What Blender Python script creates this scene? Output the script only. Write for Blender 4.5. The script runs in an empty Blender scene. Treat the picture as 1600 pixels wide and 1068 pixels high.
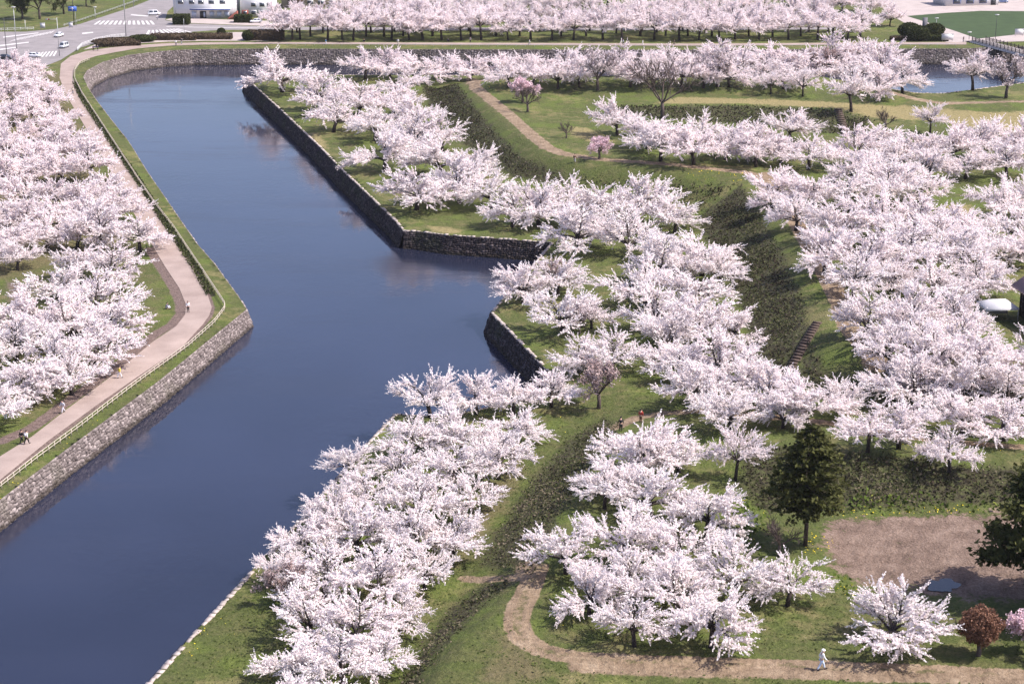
import bpy, bmesh, math, random
import numpy as np
from mathutils import Vector, Matrix
from mathutils.geometry import delaunay_2d_cdt

R = math.radians
scene = bpy.context.scene
C = scene.collection

# ------------------------------------------------------------------ camera, sky, sun, exposure
CAM_H, FPX, HORIZON = 80.0, 2800.0, -320.0          # metres, focal length in px of a 1600 px wide frame, horizon row
PITCH = math.atan((534.0 - HORIZON) / FPX)
cam_d = bpy.data.cameras.new('camera')
cam = bpy.data.objects.new('camera', cam_d)
C.objects.link(cam)
cam.location = (0, 0, CAM_H)
cam.rotation_euler = (math.pi / 2 - PITCH, 0, 0)
cam_d.sensor_width = 36.0
cam_d.lens = FPX / 1600.0 * 36.0
cam_d.clip_start = 1.0
cam_d.clip_end = 20000.0
scene.camera = cam

SUN = Vector((0.98, -0.13, 0.0)).normalized()
EL = R(53)
SUN = Vector((SUN.x * math.cos(EL), SUN.y * math.cos(EL), math.sin(EL)))
world = bpy.data.worlds.new('World')
scene.world = world
world.use_nodes = True
wn = world.node_tree
for n in list(wn.nodes):
    wn.nodes.remove(n)
wo = wn.nodes.new('ShaderNodeOutputWorld')
wb = wn.nodes.new('ShaderNodeBackground')
sky = wn.nodes.new('ShaderNodeTexSky')
sky.sky_type = 'NISHITA'
sky.sun_disc = False
sky.sun_elevation = EL
sky.sun_rotation = math.atan2(SUN.x, SUN.y)
sky.altitude = 30
sky.air_density = 1.0
sky.dust_density = 2.2
sky.ozone_density = 3.0
wb.inputs['Strength'].default_value = 0.142
tint = wn.nodes.new('ShaderNodeMix')
tint.data_type, tint.blend_type = 'RGBA', 'MULTIPLY'
tint.inputs[0].default_value = 1.0
tint.inputs[7].default_value = (1.13, 1.01, 1.08, 1)
wn.links.new(sky.outputs[0], tint.inputs[6])
wn.links.new(tint.outputs[2], wb.inputs[0])
wn.links.new(wb.outputs[0], wo.inputs[0])
sun_d = bpy.data.lights.new('sun', 'SUN')
sun_d.energy = 5.0
sun_d.angle = R(0.53)
sun_d.color = (1.0, 0.94, 0.875)
sun = bpy.data.objects.new('sun', sun_d)
C.objects.link(sun)
sun.rotation_euler = SUN.to_track_quat('Z', 'Y').to_euler()
sun.location = (200, 0, 300)
scene.view_settings.view_transform = 'Standard'
scene.view_settings.look = 'None'
scene.view_settings.exposure = 0.60
scene.view_settings.gamma = 1.0
HAZE = 0.00003
scene.render.engine = 'CYCLES'
scene.cycles.volume_bounces = 0
scene.cycles.max_bounces = 6
scene.cycles.diffuse_bounces = 3
scene.cycles.glossy_bounces = 3
scene.cycles.transmission_bounces = 4
scene.cycles.transparent_max_bounces = 4
scene.cycles.caustics_reflective = False
scene.cycles.caustics_refractive = False

# ------------------------------------------------------------------ helpers
FW = np.array([0, math.cos(PITCH), -math.sin(PITCH)])
UP = np.array([0, math.sin(PITCH), math.cos(PITCH)])


def P(px, py, z=0.0):
    """point at height z seen at pixel (px, py) of the 1600 px wide photograph"""
    d = FW * FPX + np.array([px - 800.0, 0, 0]) + UP * (534.0 - py)
    t = (CAM_H - z) / -d[2]
    return np.array([d[0] * t, d[1] * t, z])


def scale_at(p):
    """px (of 1600) per metre at a world point"""
    zc = float(np.dot(np.array(p) - np.array([0, 0, CAM_H]), FW))
    return FPX / zc


def polyline(pts, step=None):
    """(px,py[,z]) -> list of world points, optionally densified"""
    w = [P(*p) if len(p) == 3 else P(p[0], p[1], 0) for p in pts]
    if step is None:
        return w
    return densify(w, step)


def densify(w, step):
    out = []
    for a, b in zip(w[:-1], w[1:]):
        n = max(1, int(np.linalg.norm(b - a) / step))
        for k in range(n):
            out.append(a + (b - a) * k / n)
    out.append(w[-1])
    return out


def smooth_line(w, it=2):
    w = [np.array(q, float) for q in w]
    for _ in range(it):
        o = [w[0]]
        for a, b in zip(w[:-1], w[1:]):
            o.append(a * .75 + b * .25)
            o.append(a * .25 + b * .75)
        o.append(w[-1])
        w = o
    return w


def in_poly(X, Y, poly):
    poly = np.asarray(poly)[:, :2]
    inside = np.zeros(X.shape, bool)
    n = len(poly)
    for i in range(n):
        x1, y1 = poly[i]
        x2, y2 = poly[(i + 1) % n]
        if y1 == y2:
            continue
        c = (y1 > Y) != (y2 > Y)
        inside ^= c & (X < (x2 - x1) * (Y - y1) / (y2 - y1) + x1)
    return inside


def seg_dist(X, Y, line, closed=False):
    """distance to polyline and nearest point"""
    line = np.asarray(line)[:, :2]
    best = np.full(X.shape, 1e9)
    bx, by = X.copy(), Y.copy()
    n = len(line)
    for i in range(n if closed else n - 1):
        a, b = line[i], line[(i + 1) % n]
        d = b - a
        L2 = d @ d
        if L2 < 1e-9:
            continue
        t = np.clip(((X - a[0]) * d[0] + (Y - a[1]) * d[1]) / L2, 0, 1)
        qx, qy = a[0] + t * d[0], a[1] + t * d[1]
        q = (X - qx) ** 2 + (Y - qy) ** 2
        m = q < best
        best = np.where(m, q, best)
        bx = np.where(m, qx, bx)
        by = np.where(m, qy, by)
    return np.sqrt(best), bx, by


def sm(x, a, b):
    t = np.clip((x - a) / (b - a), 0, 1)
    return t * t * (3 - 2 * t)


class MB:
    """collects geometry for ONE mesh object"""

    def __init__(self):
        self.v, self.q, self.t, self.n = [], [], [], 0
        self.tone = []

    def add(self, verts, quads=None, tris=None, tone=None):
        verts = np.asarray(verts, float).reshape(-1, 3)
        self.v.append(verts)
        if quads is not None and len(quads):
            self.q.append(np.asarray(quads, int) + self.n)
        if tris is not None and len(tris):
            self.t.append(np.asarray(tris, int) + self.n)
        self.tone.append(np.broadcast_to(np.asarray(0.5 if tone is None else tone, float), (len(verts),)))
        self.n += len(verts)

    def box(self, c, s, rz=0.0, tone=None, taper=1.0, M=None):
        x, y, z = s[0] / 2, s[1] / 2, s[2] / 2
        v = np.array([[-x, -y, -z], [x, -y, -z], [x, y, -z], [-x, y, -z],
                      [-x * taper, -y * taper, z], [x * taper, -y * taper, z], [x * taper, y * taper, z], [-x * taper, y * taper, z]])
        if rz:
            cs, sn = math.cos(rz), math.sin(rz)
            v = v @ np.array([[cs, sn, 0], [-sn, cs, 0], [0, 0, 1]])
        v = v + np.asarray(c, float)
        self.add(v, [[3, 2, 1, 0], [4, 5, 6, 7], [0, 1, 5, 4], [1, 2, 6, 5], [2, 3, 7, 6], [3, 0, 4, 7]], tone=tone)

    def tube(self, pts, rad, sides=6, cap=True, tone=None):
        pts = [np.asarray(p, float) for p in pts]
        n = len(pts)
        if np.isscalar(rad):
            rad = [rad] * n
        V = []
        prev = None
        for i in range(n):
            d = pts[min(i + 1, n - 1)] - pts[max(i - 1, 0)]
            d = d / (np.linalg.norm(d) + 1e-9)
            if prev is None:
                ref = np.array([1, 0, 0]) if abs(d[2]) > .7 else np.array([0, 0, 1])
                a = np.cross(d, ref)
            else:
                a = prev - d * (prev @ d)
            a = a / (np.linalg.norm(a) + 1e-9)
            prev = a
            b = np.cross(d, a)
            for k in range(sides):
                th = 2 * math.pi * k / sides
                V.append(pts[i] + rad[i] * (a * math.cos(th) + b * math.sin(th)))
        Q = []
        for i in range(n - 1):
            for k in range(sides):
                k2 = (k + 1) % sides
                Q.append([i * sides + k, i * sides + k2, (i + 1) * sides + k2, (i + 1) * sides + k])
        T = []
        if cap:
            V.append(pts[0]); V.append(pts[-1])
            c0, c1 = n * sides, n * sides + 1
            for k in range(sides):
                k2 = (k + 1) % sides
                T.append([c0, k2, k])
                T.append([c1, (n - 1) * sides + k, (n - 1) * sides + k2])
        self.add(V, Q, T, tone)

    def ball(self, c, r, nu=10, nv=7, tone=None, noise=0.0, rng=None):
        r = np.broadcast_to(np.asarray(r, float), (3,))
        V = [[0, 0, 1]]
        for j in range(1, nv):
            ph = math.pi * j / nv
            for i in range(nu):
                th = 2 * math.pi * i / nu
                V.append([math.sin(ph) * math.cos(th), math.sin(ph) * math.sin(th), math.cos(ph)])
        V.append([0, 0, -1])
        V = np.array(V)
        if noise and rng is not None:
            V = V * (1 + noise * rng.standard_normal((len(V), 1)))
        V = V * r + np.asarray(c, float)
        T, Q = [], []
        for i in range(nu):
            i2 = (i + 1) % nu
            T.append([0, 1 + i, 1 + i2])
            b = 1 + (nv - 2) * nu
            T.append([len(V) - 1, b + i2, b + i])
            for j in range(nv - 2):
                a = 1 + j * nu
                Q.append([a + i, a + nu + i, a + nu + i2, a + i2])
        self.add(V, Q, T, tone)

    def leaves(self, pos, size, rng, tone=None, aspect=1.0, flat=0.0, dirs=None):
        """one small quad per position, randomly turned (flat -> 1 lies level)"""
        pos = np.asarray(pos, float).reshape(-1, 3)
        n = len(pos)
        if not n:
            return
        nrm = rng.standard_normal((n, 3))
        nrm[:, 2] = nrm[:, 2] * (1 - flat) + flat * 3
        nrm /= np.linalg.norm(nrm, axis=1)[:, None] + 1e-9
        a = rng.standard_normal((n, 3)) if dirs is None else np.asarray(dirs, float) + 0.25 * rng.standard_normal((n, 3))
        a -= nrm * np.sum(a * nrm, 1)[:, None]
        a /= np.linalg.norm(a, axis=1)[:, None] + 1e-9
        b = np.cross(nrm, a)
        s = (np.broadcast_to(np.asarray(size, float), (n,)) * .5)[:, None]
        A, B = a * s * aspect, b * s
        V = np.stack([pos - A - B * .7, pos + A * .2 - B, pos + A + B * .6, pos - A * .3 + B], 1).reshape(-1, 3)
        Q = np.arange(4 * n).reshape(n, 4)
        tn = np.repeat(np.broadcast_to(np.asarray(.5 if tone is None else tone, float), (n,)), 4)
        self.add(V, Q, None, tn)

    def mesh(self, name, mat=None, smooth=False):
        me = bpy.data.meshes.new(name)
        V = np.concatenate(self.v) if self.v else np.zeros((0, 3))
        Q = np.concatenate(self.q) if self.q else np.zeros((0, 4), int)
        T = np.concatenate(self.t) if self.t else np.zeros((0, 3), int)
        me.vertices.add(len(V))
        me.vertices.foreach_set('co', V.astype(np.float32).ravel())
        nl = Q.size + T.size
        me.loops.add(nl)
        me.loops.foreach_set('vertex_index', np.concatenate([Q.ravel(), T.ravel()]).astype(np.int32))
        me.polygons.add(len(Q) + len(T))
        st = np.concatenate([np.arange(len(Q)) * 4, Q.size + np.arange(len(T)) * 3]).astype(np.int32)
        me.polygons.foreach_set('loop_start', st)
        me.update(calc_edges=True)
        if smooth:
            me.polygons.foreach_set('use_smooth', np.ones(len(me.polygons), bool))
        at = me.attributes.new('tone', 'FLOAT', 'POINT')
        at.data.foreach_set('value', np.concatenate(self.tone).astype(np.float32) if self.tone else np.zeros(0, np.float32))
        me.validate()
        if mat:
            me.materials.append(mat)
        return me

    def build(self, name, mat, parent=None, smooth=False, **kw):
        return link(name, self.mesh(name, mat, smooth), parent, **kw)


def link(name, me, parent=None, label=None, cat=None, group=None, kind=None, loc=None, rz=None):
    o = bpy.data.objects.new(name, me)
    C.objects.link(o)
    if parent is not None:
        o.parent = parent
    tag(o, label, cat, group, kind)
    if loc is not None:
        o.location = [float(a) for a in loc]
    if rz is not None:
        o.rotation_euler = (0, 0, rz)
    return o


def tag(o, label=None, cat=None, group=None, kind=None):
    if label: o['label'] = label
    if cat: o['category'] = cat
    if group: o['group'] = group
    if kind: o['kind'] = kind
    return o


def thing(name, label, cat, loc=(0, 0, 0), rz=0.0, group=None):
    return link(name, None, None, label, cat, group, None, loc, rz)


ORD = ['first', 'second', 'third', 'fourth', 'fifth', 'sixth', 'seventh', 'eighth', 'ninth', 'tenth', 'eleventh', 'twelfth', 'thirteenth',
       'fourteenth', 'fifteenth', 'sixteenth', 'seventeenth', 'eighteenth', 'nineteenth', 'twentieth', 'twenty-first', 'twenty-second',
       'twenty-third', 'twenty-fourth', 'twenty-fifth', 'twenty-sixth', 'twenty-seventh', 'twenty-eighth', 'twenty-ninth', 'thirtieth',
       'thirty-first', 'thirty-second', 'thirty-third', 'thirty-fourth', 'thirty-fifth', 'thirty-sixth', 'thirty-seventh', 'thirty-eighth']

# ------------------------------------------------------------------ materials


class NT:
    def __init__(self, name):
        self.m = bpy.data.materials.new(name)
        self.m.use_nodes = True
        self.nt = self.m.node_tree
        self.b = self.nt.nodes['Principled BSDF']
        self.out = self.nt.nodes['Material Output']
        self.b.inputs['Specular IOR Level'].default_value = 0.2

    def n(self, t, **kw):
        nd = self.nt.nodes.new(t)
        for k, v in kw.items():
            setattr(nd, k, v)
        return nd

    def l(self, a, b):
        self.nt.links.new(a, b)

    def coord(self):
        return self.n('ShaderNodeTexCoord').outputs['Object']

    def geo(self):
        return self.n('ShaderNodeNewGeometry').outputs['Position']

    def noise(self, scale, detail=4, vec=None, rough=.55, dist=0.0):
        nd = self.n('ShaderNodeTexNoise')
        nd.inputs['Scale'].default_value = scale
        nd.inputs['Detail'].default_value = detail
        nd.inputs['Roughness'].default_value = rough
        nd.inputs['Distortion'].default_value = dist
        self.l(vec if vec is not None else self.geo(), nd.inputs['Vector'])
        return nd.outputs['Fac']

    def attr(self, name):
        nd = self.n('ShaderNodeAttribute')
        nd.attribute_name = name
        return nd.outputs['Fac']

    def ramp(self, fac, stops):
        nd = self.n('ShaderNodeValToRGB')
        while len(nd.color_ramp.elements) < len(stops):
            nd.color_ramp.elements.new(0.5)
        for e, (p, c) in zip(nd.color_ramp.elements, stops):
            e.position = p
            e.color = (*c, 1) if len(c) == 3 else c
        self.l(fac, nd.inputs[0])
        return nd.outputs[0]

    def mix(self, fac, a, b, blend='MIX'):
        nd = self.n('ShaderNodeMix', data_type='RGBA', blend_type=blend)
        for sock, v in ((nd.inputs[0], fac), (nd.inputs[6], a), (nd.inputs[7], b)):
            if isinstance(v, (int, float)):
                sock.default_value = v
            elif isinstance(v, tuple):
                sock.default_value = (*v, 1) if len(v) == 3 else v
            else:
                self.l(v, sock)
        return nd.outputs[2]

    def math(self, op, a, b=None, clamp=False):
        nd = self.n('ShaderNodeMath', operation=op, use_clamp=clamp)
        for i, v in enumerate((a, b)):
            if v is None: continue
            if isinstance(v, (int, float)): nd.inputs[i].default_value = v
            else: self.l(v, nd.inputs[i])
        return nd.outputs[0]

    def step(self, v, a, b):
        nd = self.n('ShaderNodeMapRange', interpolation_type='SMOOTHSTEP')
        nd.inputs[1].default_value = a
        nd.inputs[2].default_value = b
        self.l(v, nd.inputs[0])
        return nd.outputs[0]

    def col(self, c):
        if isinstance(c, tuple): self.b.inputs['Base Color'].default_value = (*c, 1)
        else: self.l(c, self.b.inputs['Base Color'])

    def bump(self, h, strength=.4, dist=.1):
        nd = self.n('ShaderNodeBump')
        nd.inputs['Strength'].default_value = strength
        nd.inputs['Distance'].default_value = dist
        self.l(h, nd.inputs['Height'])
        self.l(nd.outputs[0], self.b.inputs['Normal'])

    def rough(self, r):
        self.b.inputs['Roughness'].default_value = r
        return self


def plain(name, c, rough=.8, var=.25, scale=3.0, spec=.2, metal=0.0):
    m = NT(name)
    nz = m.noise(scale, 4, m.coord())
    lo = tuple(x * (1 - var) for x in c)
    hi = tuple(min(1, x * (1 + var)) for x in c)
    m.col(m.ramp(nz, [(.3, lo), (.7, hi)]))
    m.rough(rough)
    m.b.inputs['Specular IOR Level'].default_value = spec
    m.b.inputs['Metallic'].default_value = metal
    return m.m


def leafy(name, stops, trans=.35, rough=.7, use_obj=False):
    """thin petals or leaves: diffuse + translucent, tone attribute chooses the colour"""
    m = NT(name)
    t = m.attr('tone')
    c = m.ramp(t, stops)
    if use_obj:
        oi = m.n('ShaderNodeObjectInfo')
        c = m.mix(1.0, c, oi.outputs['Color'], 'MULTIPLY')
    m.col(c)
    m.rough(rough)
    m.b.inputs['Specular IOR Level'].default_value = .1
    tr = m.n('ShaderNodeBsdfTranslucent')
    m.l(c, tr.inputs['Color'])
    mx = m.n('ShaderNodeMixShader')
    mx.inputs[0].default_value = trans
    m.l(m.b.outputs[0], mx.inputs[1])
    m.l(tr.outputs[0], mx.inputs[2])
    m.l(mx.outputs[0], m.out.inputs['Surface'])
    return m.m


M = {}
M['blossom'] = leafy('cherry_blossom', [(0.0, (.74, .615, .60)), (.5, (.88, .81, .80)), (1.0, (.93, .89, .88))], .40, use_obj=True)
M['pink_blossom'] = leafy('pink_blossom', [(0, (.66, .45, .49)), (1, (.86, .70, .73))], .35)
M['copper_leaf'] = leafy('copper_leaf', [(0, (.10, .048, .03)), (1, (.31, .17, .115))], .3)
M['bronze_bud'] = leafy('bronze_bud', [(0, (.34, .23, .21)), (1, (.60, .49, .48))], .3)
M['pale_bud'] = leafy('pale_bud', [(0, (.50, .40, .40)), (1, (.78, .70, .71))], .3)
M['needle'] = leafy('conifer_needle', [(0, (.022, .028, .009)), (1, (.115, .118, .036))], .28)
M['shrub'] = leafy('shrub_leaf', [(0, (.018, .014, .011)), (.3, (.055, .040, .030)), (.55, (.045, .050, .018)), (.8, (.075, .088, .030)), (1, (.15, .125, .085))], .2)
M['grassleaf'] = leafy('grass_blade', [(0, (.034, .048, .011)), (.6, (.075, .098, .024)), (1, (.14, .15, .045))], .3)
M['weed'] = leafy('weed_leaf', [(0, (.035, .055, .010)), (.7, (.10, .145, .025)), (1, (.20, .21, .04))], .25)
M['hedge'] = leafy('hedge_leaf', [(0, (.022, .03, .010)), (1, (.075, .085, .028))], .2)
M['brownhedge'] = leafy('azalea_leaf', [(0, (.05, .035, .025)), (1, (.15, .11, .07))], .2)
M['dandelion'] = leafy('dandelion_flower', [(0, (.70, .52, .02)), (1, (.85, .68, .05))], .2)


def bark():
    m = NT('cherry_bark')
    nz = m.noise(9, 5, m.coord())
    m.col(m.ramp(nz, [(.3, (.020, .015, .014)), (.7, (.075, .058, .052))]))
    m.bump(nz, .5, .05)
    m.rough(.9)
    return m.m


M['bark'] = bark()
M['greybark'] = plain('grey_bark', (.095, .072, .064), .9, .4, 8)


def ground_mat():
    m = NT('ground_cover')
    g1 = m.noise(.055, 4)
    g2 = m.noise(.45, 5)
    g3 = m.noise(4.0, 4, rough=.7)
    g4 = m.noise(1.6, 5, rough=.65)
    fine = m.math('ADD', m.math('MULTIPLY', g3, .55), m.math('MULTIPLY', g4, .45))
    gA = m.ramp(fine, [(.30, (.034, .044, .012)), (.50, (.072, .088, .023)), (.70, (.130, .142, .046))])
    gB = m.ramp(fine, [(.30, (.042, .048, .016)), (.50, (.084, .090, .030)), (.70, (.142, .142, .054))])
    gC = m.ramp(fine, [(.30, (.042, .060, .012)), (.50, (.088, .114, .024)), (.70, (.15, .172, .046))])
    green = m.mix(m.step(g2, .42, .60), gA, gB)
    green = m.mix(m.step(m.noise(.13, 4), .50, .62), green, gC)
    dryc = m.ramp(fine, [(.3, (.13, .105, .045)), (.7, (.34, .285, .135))])
    patch = m.step(m.math('ADD', m.math('MULTIPLY', g1, .6), m.math('MULTIPLY', g2, .4)), .50, .64)
    c = m.mix(m.math('MULTIPLY', patch, .45), green, dryc)
    wob = m.math('MULTIPLY', m.math('SUBTRACT', m.math('ADD', m.math('MULTIPLY', g2, .5), m.math('MULTIPLY', g4, .5)), .5), 1.1)

    def mask(name, lo, hi, k=1.0):
        return m.step(m.math('ADD', m.attr(name), m.math('MULTIPLY', wob, k)), lo, hi)
    c = m.mix(mask('dry', .35, .75), c, dryc)
    worn = m.ramp(g4, [(.3, (.095, .073, .040)), (.7, (.165, .135, .070))])
    c = m.mix(m.math('MULTIPLY', mask('worn', .3, .8), .75), c, worn)
    shr = m.ramp(m.noise(1.1, 5, rough=.7), [(.32, (.022, .018, .012)), (.5, (.055, .05, .026)), (.66, (.085, .10, .032))])
    c = m.mix(mask('shrub', .35, .65), c, shr)
    soil = m.ramp(g4, [(.3, (.09, .062, .055)), (.7, (.20, .145, .125))])
    c = m.mix(mask('soil', .35, .65, .7), c, soil)
    dirt = m.ramp(m.math('ADD', m.math('MULTIPLY', g4, .5), m.math('MULTIPLY', g2, .5)), [(.32, (.125, .086, .055)), (.52, (.245, .178, .118)), (.7, (.38, .295, .205))])
    c = m.mix(mask('dirt', .38, .62, .8), c, dirt)
    grav = m.ramp(m.math('ADD', m.math('MULTIPLY', g3, .6), m.math('MULTIPLY', g2, .4)), [(.34, (.075, .050, .038)), (.5, (.175, .122, .094)), (.66, (.29, .215, .170))])
    c = m.mix(mask('gravel', .34, .70, 2.6), c, grav)
    m.col(c)
    m.rough(.95)
    m.bump(m.math('ADD', g3, m.math('MULTIPLY', g4, 1.5)), .8, .3)
    return m.m


M['ground'] = ground_mat()


def stone_mat():
    m = NT('wall_stone')
    t = m.attr('tone')
    nz = m.noise(3.5, 4)
    big = m.noise(.12, 3)
    f = m.math('ADD', m.math('MULTIPLY', t, .7), m.math('MULTIPLY', nz, .3))
    c = m.ramp(f, [(.15, (.085, .068, .064)), (.5, (.165, .136, .128)), (.85, (.33, .28, .265))])
    lich = m.ramp(nz, [(.3, (.08, .072, .055)), (.7, (.17, .155, .12))])
    c = m.mix(m.math('MULTIPLY', m.step(big, .52, .62), .4), c, lich)
    sp = m.n('ShaderNodeSeparateXYZ')
    m.l(m.geo(), sp.inputs[0])
    wet = m.math('ADD', sp.outputs[2], m.math('MULTIPLY', m.noise(.6, 4), 1.4))
    c = m.mix(m.math('MULTIPLY', m.step(wet, -1.9, -2.6), .8), c, (.035, .027, .02))
    m.col(c)
    m.rough(.9)
    m.bump(nz, .5, .06)
    return m.m


M['stone'] = stone_mat()


def island_stone():  # same build as wall_stone with a darker ramp, for all island walls
    m = NT('island_wall_stone')
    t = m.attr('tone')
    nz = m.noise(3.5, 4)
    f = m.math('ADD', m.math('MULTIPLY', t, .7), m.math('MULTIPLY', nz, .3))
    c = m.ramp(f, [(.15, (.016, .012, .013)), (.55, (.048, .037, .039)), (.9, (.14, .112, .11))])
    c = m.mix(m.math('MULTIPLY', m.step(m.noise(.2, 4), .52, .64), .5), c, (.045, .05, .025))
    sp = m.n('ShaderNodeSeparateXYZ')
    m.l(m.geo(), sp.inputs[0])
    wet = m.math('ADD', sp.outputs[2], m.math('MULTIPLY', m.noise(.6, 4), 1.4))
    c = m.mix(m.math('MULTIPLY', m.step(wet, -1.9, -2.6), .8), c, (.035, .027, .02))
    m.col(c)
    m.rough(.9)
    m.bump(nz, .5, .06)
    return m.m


M['island_stone'] = island_stone()
M['darkstone'] = plain('dark_wall_core', (.035, .030, .029), .95, .3, 2)
M['coping'] = plain('coping_stone', (.40, .34, .31), .9, .35, .8)


def water_mat(name='moat_water', deep=(.014, .017, .034)):
    m = NT(name)
    g = m.noise(.018, 3)
    g2 = m.noise(.07, 3)
    c = m.ramp(m.math('ADD', m.math('MULTIPLY', g, .7), m.math('MULTIPLY', g2, .3)), [(.35, tuple(x * .8 for x in deep)), (.65, tuple(x * 1.25 for x in deep))])
    m.col(c)
    m.rough(.045)
    m.b.inputs['IOR'].default_value = 1.5
    m.b.inputs['Specular IOR Level'].default_value = .5
    mp = m.n('ShaderNodeMapping')
    mp.inputs['Scale'].default_value = (1, .55, 1)
    m.l(m.geo(), mp.inputs[0])
    a = m.noise(.9, 3, mp.outputs[0])
    b = m.noise(3.2, 2, mp.outputs[0])
    pm = m.step(m.noise(.03, 3), .42, .66)
    h = m.math('MULTIPLY', m.math('ADD', a, m.math('MULTIPLY', b, .4)), m.math('ADD', m.math('MULTIPLY', pm, .8), .25))
    m.bump(h, .34, .10)
    st = m.n('ShaderNodeMapping')
    st.inputs['Scale'].default_value = (.35, 1.6, 1)
    st.inputs['Rotation'].default_value = (0, 0, R(12))
    m.l(m.geo(), st.inputs[0])
    ws = m.step(m.math('ADD', m.math('MULTIPLY', m.noise(.045, 5, st.outputs[0], .6), .75), m.math('MULTIPLY', m.noise(.5, 3, st.outputs[0]), .25)), .44, .62)
    rr_n = m.n('ShaderNodeMapRange')
    rr_n.inputs[3].default_value = .03
    rr_n.inputs[4].default_value = .19
    m.l(ws, rr_n.inputs[0])
    m.l(rr_n.outputs[0], m.b.inputs['Roughness'])
    return m.m


M['water'] = water_mat()
M['puddle'] = water_mat('puddle_water', (.03, .026, .026))


def pave_mat(name, c0, c1, sc=6.0):
    m = NT(name)
    f = m.math('ADD', m.math('MULTIPLY', m.noise(sc, 4, rough=.7), .45), m.math('MULTIPLY', m.noise(.25, 4), .55))
    m.col(m.ramp(f, [(.34, c0), (.66, c1)]))
    m.rough(.9)
    return m.m


M['pave'] = pave_mat('pink_paving', (.225, .172, .150), (.34, .270, .238))
M['asphalt'] = pave_mat('worn_asphalt', (.17, .155, .155), (.26, .235, .235))
M['sidewalk'] = pave_mat('sidewalk_paving', (.30, .255, .24), (.42, .36, .335))
M['lawn'] = pave_mat('mown_lawn', (.030, .050, .018), (.048, .075, .027), 2.0)
M['mark'] = plain('road_paint', (.52, .50, .49), .8, .12, .8)
M['fence'] = plain('pale_bamboo_rail', (.46, .40, .33), .7, .25, 1.2)
M['whitemetal'] = plain('white_painted_metal', (.58, .57, .57), .5, .06, 2)
M['greymetal'] = plain('grey_metal', (.36, .36, .37), .5, .15, 2, .4, .3)
M['darkmetal'] = plain('dark_metal', (.045, .045, .05), .5, .2, 2, .4, .2)
M['wall_white'] = plain('white_wall_plaster', (.64, .63, .635), .85, .06, .5)
M['wall_beige'] = plain('beige_wall', (.52, .40, .31), .85, .1, .5)
M['wall_brown'] = plain('brown_wall', (.12, .07, .06), .85, .15, .5)
M['brick'] = plain('red_brick', (.26, .085, .065), .85, .25, 4)
M['glass'] = plain('dark_window_glass', (.05, .06, .08), .08, .2, .5, .6)
M['blueglass'] = plain('pale_window_glass', (.40, .45, .55), .12, .1, .5, .6)
M['bluetrim'] = plain('blue_trim', (.10, .13, .30), .6, .1, 1)
M['roofmauve'] = plain('mauve_metal_roof', (.30, .20, .21), .55, .12, .7, .4)
M['darkwood'] = plain('dark_stained_wood', (.035, .026, .028), .8, .3, 3)
M['wood'] = plain('bridge_timber', (.10, .075, .065), .8, .3, 3)
M['palewood'] = plain('bridge_white_beam', (.62, .57, .54), .8, .15, 2)
M['deck'] = plain('bridge_deck', (.42, .37, .35), .85, .15, 1)
M['canvas'] = plain('white_canvas', (.50, .49, .50), .8, .04, 1)
M['tyre'] = plain('tyre_rubber', (.02, .02, .02), .8, .2, 5)
M['rim'] = plain('wheel_rim', (.45, .45, .46), .35, .1, 5, .5, .6)
M['slate'] = plain('grey_slate', (.15, .145, .16), .8, .15, 1)
M['lamp_glass'] = plain('lamp_glass', (.75, .75, .72), .3, .05, 2, .5)
M['red_lens'] = plain('red_lens', (.5, .03, .02), .3, .1, 2, .5)
M['signblue'] = plain('blue_sign_face', (.05, .12, .42), .5, .05, 2)
M['step'] = plain('log_step', (.10, .072, .06), .9, .3, 3)
M['skin'] = plain('skin', (.55, .35, .26), .6, .08, 6)
M['hair'] = plain('black_hair', (.015, .012, .012), .6, .2, 20)
CLOTH = {}
for nm, c in dict(white=(.78, .78, .80), pale=(.60, .60, .66), grey=(.26, .26, .29), black=(.02, .02, .025), navy=(.03, .04, .09), yellow=(.72, .62, .06),
                  blue=(.08, .30, .62), red=(.45, .06, .05), cream=(.70, .64, .54), paleblue=(.55, .66, .80), brown=(.16, .09, .06), slate=(.09, .10, .14)).items():
    CLOTH[nm] = plain(nm + '_cloth', c, .85, .12, 8)
PAINT = {}
for nm, c in dict(silver=(.52, .53, .57), white=(.78, .78, .80), black=(.02, .02, .025), red=(.55, .04, .03), blue=(.10, .14, .28)).items():
    PAINT[nm] = plain(nm + '_car_paint', c, .3, .04, 1, .5)

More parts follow.
